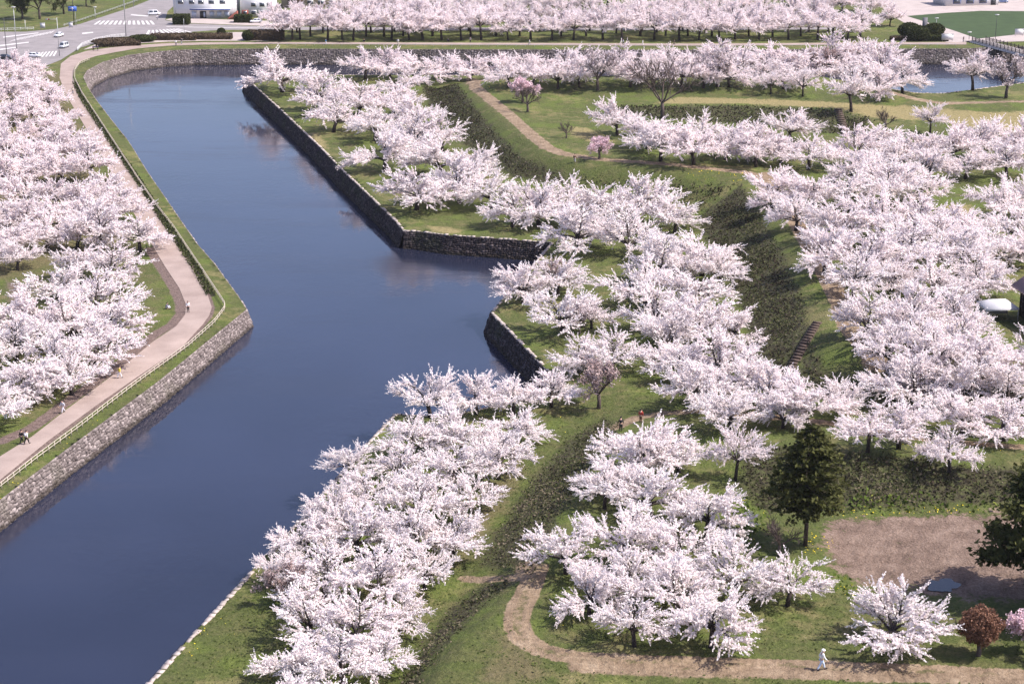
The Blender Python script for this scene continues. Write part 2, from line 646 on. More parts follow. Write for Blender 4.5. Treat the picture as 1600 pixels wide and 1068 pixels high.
# ------------------------------------------------------------------ the lie of the land
WATER_Z = -3.5
OUT = [(-150, 896, -.5), (0, 780, -.5), (95, 708, -.5), (250, 593, -.5), (385, 483, -.6), (375, 467, -.55), (335, 412, -.4), (307, 380, -.3),
       (275, 334, -.2), (250, 297, 0), (231, 270, .1), (200, 220, .4), (172, 185, .7), (150, 156, .95), (137, 136, 1.1), (130, 120, 1.2), (136, 110, 1.3),
       (160, 97, 1.4), (200, 86, 1.4), (250, 80, 1.4), (300, 77, 1.4), (400, 76, 1.4), (700, 77, 1.4), (1100, 78, 1.4), (1432, 76, 1.4),
       (1504, 76, 1.4), (1540, 74, 1.4), (1750, 70, 1.4)]
INN = [(1750, 112, 0), (1600, 129, 0), (1550, 136, 0), (1472, 146, 0), (1430, 145, 0), (1330, 128, 0), (1200, 122, 0), (900, 118, 0), (510, 117, 0),
       (384, 123, .1), (400, 137, 0), (442, 175, 0), (500, 230, 0), (536, 267, 0), (575, 304, 0), (617, 344, -.2), (631, 361, -.3), (650, 361, -.2),
       (700, 367, 0), (800, 374, 0), (862, 379, 0), (767, 488, -.1), (800, 522, 0), (862, 585, 0), (885, 612, 0), (690, 650, 0), (617, 646, 0),
       (572, 694, 0), (480, 799, 0), (397, 887, 0), (232, 1066, 0), (100, 1215, 0)]
OUTW = [P(*p) for p in OUT]
INNW = [P(*p) for p in INN]
MOAT = OUTW + INNW
# the island continues off the frame to the right and towards the camera
ISLAND = INNW + [np.array([INNW[-1][0] + 5, 60, 0]), np.array([400, 60, 0]), np.array([400, INNW[0][1], 0])]

B2 = [(690, 130, 0), (655, 130, .2), (668, 165, .2), (722, 225, .2), (800, 280, .2), (905, 300, .2), (1035, 312, .3), (1085, 342, .3), (1108, 392, .4),
      (1150, 470, .5), (1172, 560, .7), (1230, 606, 1.2), (1330, 628, 1.6), (1450, 642, 1.8), (1700, 652, 2)]
B3 = [(735, 130, 5), (790, 188, 5), (850, 236, 5), (890, 251, 5), (1000, 264, 5), (1160, 280, 5), (1200, 310, 5), (1240, 370, 5), (1275, 440, 5),
      (1293, 480, 5), (1296, 510, 5), (1330, 555, 5), (1400, 580, 5), (1500, 592, 5), (1700, 602, 5)]
B3b = [(735, 124, 6), (840, 121, 7), (940, 119, 7.8), (1170, 119, 7.8), (1290, 118, 7.6), (1360, 131, 7), (1430, 151, 6.4), (1480, 157, 6), (1700, 152, 5.8)]
B2b = [(690, 130, 0), (940, 134, 0), (1170, 134, 0), (1290, 134, 0), (1360, 147, 0), (1430, 166, 0), (1480, 172, 0), (1700, 166, 0)]
BT1 = [(790, 140, 5), (900, 146, 4.9), (1000, 149, 5), (1100, 149, 5), (1200, 150, 5.2), (1290, 156, 5), (1380, 165, 4.9), (1480, 178, 4.8), (1700, 178, 4.6)]
BT2 = [(920, 164, 4.8), (1050, 164, 5), (1160, 163, 5.1), (1300, 170, 4.9), (1370, 186, 4.7), (1480, 198, 4.4), (1700, 200, 4.4)]
BT3 = [(900, 190, 4.3), (960, 194, 4.1), (1060, 192, 3.8), (1180, 196, 3.4), (1300, 212, 2.8), (1400, 225, 3.2), (1500, 230, 3.6), (1700, 232, 3.8)]
BT4 = [(860, 205, 4.7), (920, 240, 4.9), (1040, 252, 4.9), (1170, 262, 4.8), (1260, 265, 4.2), (1400, 280, 4.2), (1700, 290, 4.2)]
BT5 = [(1290, 330, 5), (1350, 430, 5), (1390, 510, 5), (1450, 540, 5), (1700, 560, 4.8), (1500, 350, 4.6), (1700, 420, 4.6)]
B4 = [(1095, 652, 1.4), (1150, 672, 2.6), (1200, 690, 3.3), (1300, 700, 3.6), (1400, 708, 3.6), (1500, 720, 3.6), (1700, 728, 3.6)]
B4b = [(1000, 640, .6), (1090, 632, 1.2), (1200, 640, 2.0), (1330, 655, 2.4), (1500, 670, 2.6), (1700, 680, 2.6)]
B5 = [(1090, 725, 1.6), (1150, 770, 1.3), (1195, 805, 1.2), (1240, 802, 1.2), (1350, 800, 1.2), (1500, 794, 1.2), (1700, 788, 1.2)]
B6f = [(948, 648, .3), (882, 689, .1), (850, 724, .1), (825, 754, .1), (800, 789, .1), (770, 832, .1), (737, 888, .1), (700, 950, .1), (650, 1015, .1), (600, 1100, .1)]
B6t = [(978, 668, 1.8), (932, 725, 3), (905, 770, 3.2), (880, 812, 3.2), (850, 862, 3.2), (832, 900, 3.0), (802, 930, 3.0), (768, 962, 3.2), (722, 1002, 3.2), (685, 1055, 3.2), (640, 1130, 3.2)]
B7 = [(1000, 720, 2.4), (1060, 790, 2.6), (1150, 860, 2.4), (1250, 880, 2.0), (1000, 850, 3), (1100, 950, 2.8), (900, 960, 3), (830, 960, 3), (900, 1040, 3),
      (1200, 1000, 2.8), (1400, 1000, 2.6), (1580, 1010, 2.6), (1700, 1010, 2.6), (1200, 1070, 3), (1500, 1075, 3), (1750, 1080, 3), (800, 1100, 3.2), (1200, 1200, 2), (700, 1250, 2),
      (1300, 820, 1.2), (1420, 815, 1.2), (1560, 810, 1.2), (1700, 820, 1.2), (1310, 900, 1.3), (1450, 925, 1.2), (1560, 940, 1.4), (1700, 940, 1.4)]
SHAPE = [(B2, 1), (B3, 1), (B3b, 1), (B2b, 1), (BT1, 1), (BT2, 1), (BT3, 1), (BT4, 1), (BT5, 0), (B4, 1), (B4b, 1), (B5, 1), (B6f, 1), (B6t, 1), (B7, 0), (INN, 1)]
pts = []
for line, dens in SHAPE:
    pts += polyline(line, 4.0) if dens else polyline(line)
pts += [np.array([400, 60, 2.0]), np.array([-80, 60, 0]), np.array([400, 700, 3])]
pts = np.array(pts)
res = delaunay_2d_cdt([Vector((p[0], p[1])) for p in pts], [], [], 0, 1e-4)
TV = np.array([[v.x, v.y] for v in res[0]])
TZ = np.array([pts[o[0]][2] if len(o) else 0.0 for o in res[3]])
TF = [tuple(f) for f in res[2]]

# graded grid: fine cells close to the tower, coarse ones far away
us = np.concatenate([[-3, -1.6, -1.0, -.7, -.52], np.linspace(-.42, .42, 500), [.52, .7, 1.0, 1.6, 3]])
ys = np.concatenate([[-4000, -1500, -600, -200, -50, 20, 60, 85], np.geomspace(100, 900, 560), [1000, 1200, 1600, 2500, 4500, 9000]])
GW = np.maximum(ys, 100.0)
GX = us[None, :] * GW[:, None]
GY = np.repeat(ys[:, None], len(us), 1)


def outer_z(Y):
    return 1.4 * np.clip((Y - 330) / 170, 0, 1)


def tin(X, Y):
    Z = np.full(X.shape, np.nan)
    for f in TF:
        a, b, c = TV[f[0]], TV[f[1]], TV[f[2]]
        lo, hi = np.minimum(np.minimum(a, b), c), np.maximum(np.maximum(a, b), c)
        m = (X >= lo[0]) & (X <= hi[0]) & (Y >= lo[1]) & (Y <= hi[1])
        if not m.any():
            continue
        x, y = X[m], Y[m]
        det = (b[1] - c[1]) * (a[0] - c[0]) + (c[0] - b[0]) * (a[1] - c[1])
        if abs(det) < 1e-9:
            continue
        w0 = ((b[1] - c[1]) * (x - c[0]) + (c[0] - b[0]) * (y - c[1])) / det
        w1 = ((c[1] - a[1]) * (x - c[0]) + (a[0] - c[0]) * (y - c[1])) / det
        w2 = 1 - w0 - w1
        ok = (w0 >= -1e-6) & (w1 >= -1e-6) & (w2 >= -1e-6)
        z = w0 * TZ[f[0]] + w1 * TZ[f[1]] + w2 * TZ[f[2]]
        idx = np.flatnonzero(m.ravel())[ok]
        Z.ravel()[idx] = z[ok]
    return Z


near = (GY > 60) & (GY < 720) & (np.abs(GX) < 400)
isl = np.zeros(GX.shape, bool)
isl[near] = in_poly(GX[near], GY[near], ISLAND)
Zi = np.full(GX.shape, np.nan)
Zi[near] = tin(GX[near], GY[near])
dO, _, _ = seg_dist(GX, GY, OUTW)
edge_z = np.interp(GY, [p[1] for p in OUTW[4:16]], [p[2] for p in OUTW[4:16]])
Zo = outer_z(GY)
bank = sm(dO, 4.2, .2)
Zo = Zo * (1 - bank) + np.minimum(Zo, np.where(GY < 480, edge_z, Zo)) * bank
GZ = np.where(isl & ~np.isnan(Zi), Zi, Zo)
# soften the break lines on the island only
dI, _, _ = seg_dist(GX, GY, INNW)
for _ in range(9):
    sh = GZ.copy()
    sh[1:-1, 1:-1] = (GZ[1:-1, 1:-1] * 2 + GZ[:-2, 1:-1] + GZ[2:, 1:-1] + GZ[1:-1, :-2] + GZ[1:-1, 2:]) / 6
    GZ = np.where(isl & (dI > 3.5), sh, GZ)


def get_z(x, y):
    j = int(np.clip(np.searchsorted(ys, y) - 1, 0, len(ys) - 2))
    ty = (y - ys[j]) / (ys[j + 1] - ys[j])
    u = x / max(y, 100.0)
    i = int(np.clip(np.searchsorted(us, u) - 1, 0, len(us) - 2))
    tx = (u - us[i]) / (us[i + 1] - us[i])
    a = GZ[j, i] * (1 - tx) + GZ[j, i + 1] * tx
    b = GZ[j + 1, i] * (1 - tx) + GZ[j + 1, i + 1] * tx
    return float(a * (1 - ty) + b * ty)


def G(px, py, up=0.0):
    """ground point under pixel; with up: the ground below a point seen that high above it"""
    z = 1.0
    for _ in range(12):
        p = P(px, py, z + up)
        z = z * .4 + get_z(p[0], p[1]) * .6
    return np.array([p[0], p[1], get_z(p[0], p[1])])


def Gl(pts_, step=None):
    w = [G(*p) for p in pts_]
    return densify(w, step) if step else w


# ---- ground cover masks
mask = {k: np.zeros(GX.shape) for k in ('dry', 'worn', 'shrub', 'soil', 'dirt', 'gravel')}


def paint_poly(k, poly_w, soft=1.5, amt=1.0):
    poly = np.array(poly_w)
    lo, hi = poly[:, :2].min(0) - 6, poly[:, :2].max(0) + 6
    m = (GX > lo[0]) & (GX < hi[0]) & (GY > lo[1]) & (GY < hi[1])
    if not m.any(): return
    x, y = GX[m], GY[m]
    d, _, _ = seg_dist(x, y, poly, True)
    ins = in_poly(x, y, poly)
    v = amt * sm(np.where(ins, d, -d), -soft, soft)
    mask[k][m] = np.maximum(mask[k][m], v)


def paint_line(k, line_w, width, soft=.8, amt=1.0):
    line = np.array(line_w)
    lo, hi = line[:, :2].min(0) - 6, line[:, :2].max(0) + 6
    m = (GX > lo[0]) & (GX < hi[0]) & (GY > lo[1]) & (GY < hi[1])
    x, y = GX[m], GY[m]
    d, _, _ = seg_dist(x, y, line)
    v = amt * sm(d, width / 2 + soft, width / 2 - soft)
    mask[k][m] = np.maximum(mask[k][m], v)


S1T = [(712, 133, 2.6), (762, 192, 3.2), (822, 246, 3.4), (880, 266, 3.4), (960, 276, 3.2), (1060, 284, 3.4), (1160, 292, 4), (1188, 330, 4), (1222, 388, 4), (1250, 450, 4), (1264, 490, 4), (1262, 530, 3.6), (1305, 575, 3.8), (1400, 600, 4), (1700, 612, 4)]
POLY_S1 = polyline(B2[1:6]) + polyline(S1T[:4])[::-1]
POLY_S1M = polyline(B2[5:8]) + polyline(S1T[3:7])[::-1]
POLY_S1C = polyline(B2[7:12]) + polyline(S1T[6:12])[::-1]
POLY_S1B = polyline(B2[11:]) + polyline(S1T[11:])[::-1]
POLY_S2 = polyline([(930, 164, 4.8), (1050, 164, 5), (1160, 163, 5.1), (1300, 170, 4.9), (1370, 186, 4.7), (1360, 212, 3.2), (1300, 212, 2.8), (1180, 198, 3.4), (1060, 190, 3.8), (960, 180, 4.3)])
POLY_S3 = polyline(B4[1:]) + polyline(B5[1:])[::-1]
POLY_S4 = polyline(B6f[:7]) + polyline(B6t[:6])[::-1]
POLY_S4B = polyline([(800, 905, 1.6), (735, 925, .2)] + B6f[7:]) + polyline([(660, 1100, 2.4), (668, 1050, 2.4), (714, 990, 2.6), (752, 950, 2.4), (802, 912, 2.2)])
for p_, a_ in ((POLY_S1, .85), (POLY_S1M, .35), (POLY_S1C, .85), (POLY_S1B, .7), (POLY_S2, .6), (POLY_S3, .75), (POLY_S4, .75), (POLY_S4B, .75)):
    paint_poly('shrub', p_, 3.4, a_)
for p_ in ([(868, 128), (930, 128), (934, 146), (880, 147)], [(975, 128), (1030, 129), (1020, 143), (980, 144)], [(1105, 128), (1200, 130), (1190, 143), (1110, 144)]):
    paint_poly('shrub', Gl(p_), 4, .55)
D1 = [(735, 124), (840, 123), (940, 122), (1060, 122), (1170, 122), (1290, 121), (1350, 134), (1425, 154), (1475, 160), (1600, 156), (1690, 152)]
D2 = [(737, 124), (742, 135), (770, 158), (800, 183), (830, 210), (855, 230), (880, 240), (940, 249), (1050, 257), (1170, 270), (1215, 300), (1258, 370),
      (1292, 432), (1312, 470), (1325, 510), (1365, 560), (1420, 580)]
D3 = [(962, 668), (1000, 651), (1040, 645), (1090, 641), (1150, 647), (1250, 655), (1330, 665), (1400, 680), (1480, 690), (1600, 698), (1700, 700)]
D4 = [(838, 885), (826, 920), (808, 955), (806, 980), (822, 1003), (860, 1021), (920, 1029), (1050, 1034), (1200, 1039), (1350, 1044), (1500, 1050), (1720, 1062)]
paint_line('dirt', polyline([(a_, b_, 5.9) for a_, b_ in D1], 4), 3.2, 1.4)
paint_line('dirt', Gl(D2, 3), 3.3, 1.0)
paint_line('dirt', Gl(D3, 3), 2.6, 1.0, .85)
W4 = smooth_line(Gl(D4, 3))
paint_line('dirt', W4, 3.2, 1.0, .58)
paint_line('dirt', Gl([(900, 1042), (1050, 1050), (1250, 1054), (1500, 1062), (1720, 1074)], 3), 2.2, .9, .75)
for off_ in (-.9, .85):
    o_ = []
    for i_ in range(len(W4)):
        d_ = W4[min(i_ + 1, len(W4) - 1)] - W4[max(i_ - 1, 0)]
        d_ = d_[:2] / (np.linalg.norm(d_[:2]) + 1e-9)
        o_.append(W4[i_] + np.array([d_[1], -d_[0], 0]) * off_)
    paint_line('dirt', o_, .9, .6, 1.0)
paint_line('dirt', Gl([(725, 903), (760, 905), (800, 903), (838, 895)], 2), 1.6, .7, .8)
paint_poly('dirt', Gl([(800, 880), (850, 872), (850, 905), (800, 912)]), 1.5, .7)
for p_ in ([(1340, 545), (1400, 560), (1380, 590), (1345, 575)], [(1280, 410), (1310, 420), (1330, 470), (1300, 470)], [(1165, 270), (1215, 268), (1225, 305), (1190, 305)]):
    paint_poly('dirt', Gl(p_), 2, .8)
paint_poly('gravel', Gl([(1288, 812), (1420, 806), (1545, 801), (1600, 808), (1720, 830), (1720, 960), (1560, 938), (1450, 926), (1335, 908), (1290, 872)]), 3.6)
for p_ in ([(1060, 150), (1290, 158), (1600, 180), (1600, 198), (1370, 186), (1300, 170), (1160, 163), (1010, 163)], [(885, 196), (925, 200), (965, 222), (930, 226), (890, 212)],
           [(1090, 255), (1180, 262), (1180, 268), (1080, 258)], [(780, 124), (930, 121), (940, 125), (790, 128)], [(1480, 176), (1620, 172), (1620, 205), (1480, 200)],
           [(660, 350), (730, 358), (725, 368), (670, 362)], [(455, 205), (500, 205), (520, 235), (480, 225)], [(1470, 320), (1520, 318), (1530, 335), (1480, 338)]):
    paint_poly('dry', Gl(p_), 2.5, .75)
for p_ in ([(810, 700), (830, 740), (780, 810), (725, 890), (690, 900), (720, 820), (770, 740)], [(740, 1068), (790, 960), (806, 990), (850, 1035), (860, 1068)],
           [(690, 130), (735, 132), (790, 188), (850, 240), (870, 255), (800, 205), (740, 150)]):
    paint_poly('worn', Gl(p_), 3, .8)
paint_poly('worn', Gl([(0, 400), (60, 400), (215, 385), (275, 440), (275, 490), (170, 585), (0, 700)]), 4, .5)
paint_poly('soil', Gl([(0, 435), (60, 440), (60, 478), (0, 482)]), 3, .6)
paint_poly('worn', Gl([(-200, 110), (100, 110), (180, 300), (215, 380), (-200, 500)]), 4, .7)
paint_line('soil', Gl([(0, 690), (50, 668), (105, 628), (175, 578), (240, 524), (272, 505), (284, 490), (284, 475), (274, 452), (254, 420), (234, 388)], 2), 2.2, .8, .9)

# paths on the outer bank: edges in pixels
PR = [(-90, 815), (0, 750), (75, 689), (150, 634), (225, 582), (285, 542), (317, 507), (327, 493), (331, 480), (322, 454), (300, 417), (270, 375), (235, 320), (207, 275), (175, 225), (150, 185), (125, 150), (114, 122), (116, 106), (128, 95), (150, 88), (180, 82), (215, 76), (260, 72), (320, 70), (420, 69), (700, 70.5), (1100, 72), (1400, 70), (1510, 70)]
PL = [(-90, 770), (0, 713), (50, 682), (105, 639), (175, 587), (240, 533), (275, 510), (289, 492), (291, 477), (280, 450), (260, 420), (240, 387), (214, 342), (185, 290), (153, 232), (125, 185), (104, 150), (93, 122), (95, 100), (110, 88), (135, 80), (170, 75), (210, 71), (260, 68), (320, 66.5), (420, 66), (700, 67), (1100, 68.5), (1400, 66.5), (1510, 66)]
FEN = [(-60, 810), (0, 766), (60, 719), (125, 671), (200, 613), (295, 544), (335, 508), (350, 488), (352, 481), (310, 417), (272, 360), (240, 319), (212, 277), (180, 228), (150, 182), (128, 148), (117, 126), (117, 112), (124, 102), (140, 95)]
FENCE_SHADE = [(330, 462), (306, 421), (280, 382), (243, 326), (213, 279), (180, 232), (150, 188), (128, 154), (117, 130)]  # line of the fence's shade and shadow, drawn as a low dark leaf strip
paint_line('shrub', Gl(FENCE_SHADE, 3), 1.6, .6)  # shrub tint darkens the ground here in place of the fence's shadow
paint_line('soil', Gl(PR[:14], 2), 1.1, .5, .9)

# ---- terrain mesh with the moat cut out along its edge
inside_m = np.zeros(GX.shape, bool)
MO = np.array(MOAT)[:, :2]
dM, nx, ny = seg_dist(GX, GY, MO, True)
cell = np.zeros(GX.shape)
cell[:, :-1] = np.diff(GX, axis=1)
cell[:, -1] = cell[:, -2]
rowc = np.append(np.diff(ys), 1)[:, None] * np.ones((1, len(us)))
SX, SY, SZ = GX.copy(), GY.copy(), GZ.copy()
inn_in = near & (dM < np.maximum(cell, rowc) * .62)
SX[inn_in] = nx[inn_in]
SY[inn_in] = ny[inn_in]
for cp in MOAT:
    k = np.argmin((GX - cp[0]) ** 2 + (GY - cp[1]) ** 2)
    SX.ravel()[k], SY.ravel()[k] = cp[0], cp[1]
# boundary heights follow the wall tops
ch = np.array(densify(OUTW, 2.0))
ci = np.array(densify(INNW, 2.0))
chain = np.concatenate([ch, ci])
bi = np.flatnonzero(inn_in.ravel())
for k in bi:
    x, y = SX.ravel()[k], SY.ravel()[k]
    SZ.ravel()[k] = chain[np.argmin((chain[:, 0] - x) ** 2 + (chain[:, 1] - y) ** 2), 2]
rng = np.random.default_rng(7)
flat = (dM > 4) & isl
SZ = SZ + np.where(flat, rng.standard_normal(SZ.shape) * .05, 0)
nr, nc = GX.shape
idx = np.arange(nr * nc).reshape(nr, nc)
Q = np.stack([idx[:-1, :-1], idx[:-1, 1:], idx[1:, 1:], idx[1:, :-1]], -1).reshape(-1, 4)
fx, fy = SX.ravel()[Q].mean(1), SY.ravel()[Q].mean(1)
keep = ~in_poly(fx, fy, MO)
me = bpy.data.meshes.new('ground')
V = np.stack([SX.ravel(), SY.ravel(), SZ.ravel()], 1)
Qk = Q[keep]
used = np.zeros(nr * nc, int)
used[Qk.ravel()] = 1
remap = np.cumsum(used) - 1
sel = used.astype(bool)
me.from_pydata([], [], [])
mb = MB()
mb.add(V[sel], remap[Qk])
me = mb.mesh('ground', M['ground'], True)
for k, arr in mask.items():
    at = me.attributes.new(k, 'FLOAT', 'POINT')
    at.data.foreach_set('value', arr.ravel()[sel].astype(np.float32))
link('ground', me, kind='structure')

# moat water and bed
w_ = MB()
wx = [P(-700, 1100, WATER_Z), P(1900, 40, WATER_Z)]
w_.add([[-330, 60, WATER_Z], [330, 60, WATER_Z], [330, 760, WATER_Z], [-330, 760, WATER_Z]], [[0, 1, 2, 3]])
w_.build('moat_water', M['water'], kind='structure')

# thin spring haze: one closed box round the camera and everything built
hz = NT('thin_haze')
hz.nt.nodes.remove(hz.b)
pv_ = hz.n('ShaderNodeVolumePrincipled')
pv_.inputs['Color'].default_value = (.92, .93, 1.0, 1)
pv_.inputs['Density'].default_value = HAZE
hz.l(pv_.outputs[0], hz.out.inputs['Volume'])
h_ = MB()
h_.box([0, 2500, 40.5], [60000, 17000, 94])
h_.build('haze', hz.m, kind='stuff')

# ------------------------------------------------------------------ stone walls
def stone_wall(label, line, z_bot=-4.6, batter=.34, cw=.50, chh=.38, seed=1, side=1, coping=True, mat='stone'):
    """line: wall top in world points; the face leans towards the water on the given side"""
    rg = np.random.default_rng(seed)
    t = thing('stone_wall', label, 'stone wall', (0, 0, 0), 0, 'dry stone walls lining the moat')
    core, st, cope = MB(), MB(), MB()
    line = [np.array(p) for p in line]
    nrm = []
    for i in range(len(line)):
        a, b = line[max(i - 1, 0)], line[min(i + 1, len(line) - 1)]
        d = (b - a)[:2]
        d /= np.linalg.norm(d)
        n1 = np.array([d[1], -d[0]]) * side
        # mitre
        if 0 < i < len(line) - 1:
            e = (line[i] - line[i - 1])[:2]
            e /= np.linalg.norm(e)
            ne = np.array([e[1], -e[0]]) * side
            n1 = n1 / max(.35, n1 @ ne)
        nrm.append(n1)
    for i in range(len(line) - 1):
        a, b = line[i], line[i + 1]
        na, nb = nrm[i], nrm[i + 1]
        ha, hb = a[2] - z_bot, b[2] - z_bot
        a0 = np.array([a[0] + na[0] * batter * ha, a[1] + na[1] * batter * ha, z_bot])
        b0 = np.array([b[0] + nb[0] * batter * hb, b[1] + nb[1] * batter * hb, z_bot])
        core.add([a0, b0, b, a], [[0, 1, 2, 3]])
        L = np.linalg.norm((b - a)[:2])
        if L < .3:
            continue
        fn = np.cross(b0 - a0, a - a0)
        fn /= np.linalg.norm(fn)
        if fn[:2] @ (na + nb) < 0:
            fn = -fn
        nu_, nv_ = max(1, int(round(L / cw))), max(2, int(round(max(ha, hb) / chh)))

        def pt(u, v):
            return (a0 * (1 - u) + b0 * u) * (1 - v) + (a * (1 - u) + b * u) * v
        jit = rg.uniform(-.46, .46, (nv_ + 1, nu_ + 1, 2))
        jit[:, 0, 0] = jit[:, -1, 0] = 0
        jit[0, :, 1] = jit[-1, :, 1] = 0
        for r in range(nv_):
            off = 0.0
            for k in range(nu_):
                cs = []
                for (dr, dk) in ((0, 0), (0, 1), (1, 1), (1, 0)):
                    u = (k + dk + jit[r + dr, k + dk, 0] + (off if 0 < k + dk < nu_ else 0)) / nu_
                    v = (r + dr + jit[r + dr, k + dk, 1]) / nv_
                    cs.append(pt(min(max(u, 0), 1), min(max(v, 0), 1)))
                cs = np.array(cs)
                ce = cs.mean(0)
                back = ce + (cs - ce) * .97 - fn * .03
                pr = rg.uniform(.05, .20)
                front = ce + (cs - ce) * rg.uniform(.62, .82) + fn * pr + rg.normal(0, .02, (4, 3))
                st.add(np.concatenate([back, front]), [[4, 5, 6, 7], [0, 1, 5, 4], [1, 2, 6, 5], [2, 3, 7, 6], [3, 0, 4, 7]], tone=np.clip(rg.normal(.5, .24), 0, 1))
        if coping:
            nk = max(1, int(L / .9))
            for k in range(nk):
                u0, u1 = (k + .04) / nk, (k + .96) / nk
                p0, p1 = a * (1 - u0) + b * u0, a * (1 - u1) + b * u1
                c = (p0 + p1) / 2
                ang = math.atan2(p1[1] - p0[1], p1[0] - p0[0])
                nn = (na + nb) / np.linalg.norm(na + nb)
                cope.box([c[0] - nn[0] * .18, c[1] - nn[1] * .18, c[2] - .08 + rg.uniform(-.09, .06)], [L / nk * rg.uniform(.72, .96), rg.uniform(.28, .66), .30], ang + rg.uniform(-.14, .14))
    core.build('wall_core', M['darkstone'], t)
    st.build('stones', M[mat], t, kind='stuff')
    if coping:
        cope.build('coping', M['coping'], t, kind='stuff')
    return t


def sub(chain_, i, j, step=9):
    return densify(chain_[i:j + 1], step)


stone_wall('sunlit stone wall of the outer moat bank below the fence and pink path', sub(OUTW, 0, 4), seed=1, side=1, coping=False)
stone_wall('stone wall of the outer bank running from the sharp corner to the curve', sub(OUTW, 4, 14), seed=2, side=1, coping=False, cw=.9, chh=.7)
stone_wall('tall curved stone wall at the far end of the moat below the street', sub(OUTW, 14, 24), seed=3, side=1, coping=False, cw=.54, chh=.42)
stone_wall('stone wall of the outer bank beside the wooden bridge', sub(OUTW, 24, 27), seed=4, side=1, coping=False, cw=.54, chh=.42)
stone_wall('low stone wall of the island bank hidden behind the far cherry row', sub(INNW, 0, 9), seed=5, side=1, cw=1.1, chh=.9, mat='island_stone')
stone_wall('long shaded stone wall of the bastion running from its tip to the corner', sub(INNW, 9, 16), seed=6, side=1, mat='island_stone')
stone_wall('short stone wall facing the viewer between the bastion corner and the inlet', sub(INNW, 16, 20), seed=7, side=1, mat='island_stone')
stone_wall('stone wall on the hidden side of the small pointed bank', sub(INNW, 20, 21), seed=8, side=1, cw=.8, chh=.6, mat='island_stone')
stone_wall('short shaded stone wall of the small pointed bank beside the inlet', sub(INNW, 21, 24), seed=9, side=1, mat='island_stone')
stone_wall('stone wall of the inlet behind the near bank cherries', sub(INNW, 24, 26), seed=10, side=1, mat='island_stone')
stone_wall('stone edged wall of the near grass bank along the dark water', sub(INNW, 26, 31), seed=11, side=1, cw=.8, chh=.6, mat='island_stone')

# ------------------------------------------------------------------ paths, roads, lawn (sheets draped on the ground)
def resample(w, n):
    w = np.array(w)
    s = np.concatenate([[0], np.cumsum(np.linalg.norm(np.diff(w[:, :2], axis=0), axis=1))])
    q = np.linspace(0, s[-1], n)
    return np.stack([np.interp(q, s, w[:, 0]), np.interp(q, s, w[:, 1])], 1)


def strip(name, left, right, lift, mat, n=260, m=5, kind='structure', parent=None):
    """sheet between two edge lines; matched point by point"""
    L = np.concatenate([[np.array(a) * (1 - t) + np.array(b) * t for t in np.linspace(0, 1, 8, endpoint=False)] for a, b in zip(left[:-1], left[1:])] + [[np.array(left[-1])]])[:, :2]
    Rr = np.concatenate([[np.array(a) * (1 - t) + np.array(b) * t for t in np.linspace(0, 1, 8, endpoint=False)] for a, b in zip(right[:-1], right[1:])] + [[np.array(right[-1])]])[:, :2]
    V, Qs = [], []
    for a, b in zip(L, Rr):
        for k in range(m):
            q = a + (b - a) * k / (m - 1)
            V.append([q[0], q[1], get_z(q[0], q[1]) + lift])
    for i in range(len(L) - 1):
        for k in range(m - 1):
            Qs.append([i * m + k, i * m + k + 1, (i + 1) * m + k + 1, (i + 1) * m + k])
    b_ = MB()
    b_.add(V, Qs)
    return b_.build(name, mat, parent, True, kind=kind)


def sheet(name, poly_px, lift, mat, step=6.0, kind='structure', parent=None, world_pts=None):
    w = world_pts if world_pts is not None else Gl(poly_px)
    ring = densify(list(w) + [w[0]], step)[:-1]
    r2 = np.array(ring)[:, :2]
    lo, hi = r2.min(0), r2.max(0)
    gx, gy = np.meshgrid(np.arange(lo[0], hi[0], step), np.arange(lo[1], hi[1], step))
    gx, gy = gx.ravel(), gy.ravel()
    d, _, _ = seg_dist(gx, gy, r2, True)
    k = in_poly(gx, gy, r2) & (d > step * .4)
    pv = [Vector(q) for q in r2] + [Vector((a, b)) for a, b in zip(gx[k], gy[k])]
    n = len(r2)
    rs = delaunay_2d_cdt(pv, [(i, (i + 1) % n) for i in range(n)], [], 1, 1e-4)
    V = [[v.x, v.y, get_z(v.x, v.y) + lift] for v in rs[0]]
    T = [list(f) for f in rs[2] if len(f) == 3]
    T = [f if (V[f[1]][0] - V[f[0]][0]) * (V[f[2]][1] - V[f[0]][1]) - (V[f[1]][1] - V[f[0]][1]) * (V[f[2]][0] - V[f[0]][0]) > 0 else f[::-1] for f in T]
    b_ = MB()
    b_.add(V, None, T)
    return b_.build(name, mat, parent, kind=kind)


strip('path', Gl(PL), Gl(PR), .05, M['pave'])
ROAD = [(-300, 130), (-300, 44), (-40, 50), (40, 50), (85, 46), (125, 38), (165, 25), (205, 12), (250, -6), (290, -6), (262, 18), (258, 32), (285, 37), (340, 39), (420, 42), (560, 43), (900, 44), (1300, 43),
        (1300, 46.5), (900, 48), (560, 48), (420, 47), (350, 47), (285, 51), (235, 56), (190, 58), (155, 66), (125, 75), (95, 94), (60, 108), (-60, 130)]
road = sheet('road', ROAD, .06, M['asphalt'])
sheet('sidewalk', [(258, 31), (275, 27), (330, 30), (420, 33), (420, 41), (340, 38), (285, 36)], .045, M['sidewalk'])
sheet('plaza', [(190, 62), (235, 60), (285, 55), (350, 51), (420, 50), (420, 64), (320, 64), (260, 65.5), (200, 69), (165, 72), (130, 78), (150, 69)], .04, M['sidewalk'])
sheet('park_forecourt', [(1360, -12), (1700, -12), (1700, 62), (1560, 66), (1512, 66), (1480, 66), (1455, 60), (1420, 40), (1385, 20)], .04, M['sidewalk'])
sheet('lawn', [(1417, 25.5), (1480, 20.5), (1532, 17.5), (1700, 19), (1700, 46), (1600, 53), (1528, 61), (1490, 48)], .08, M['lawn'])
# painted markings
mk = MB()


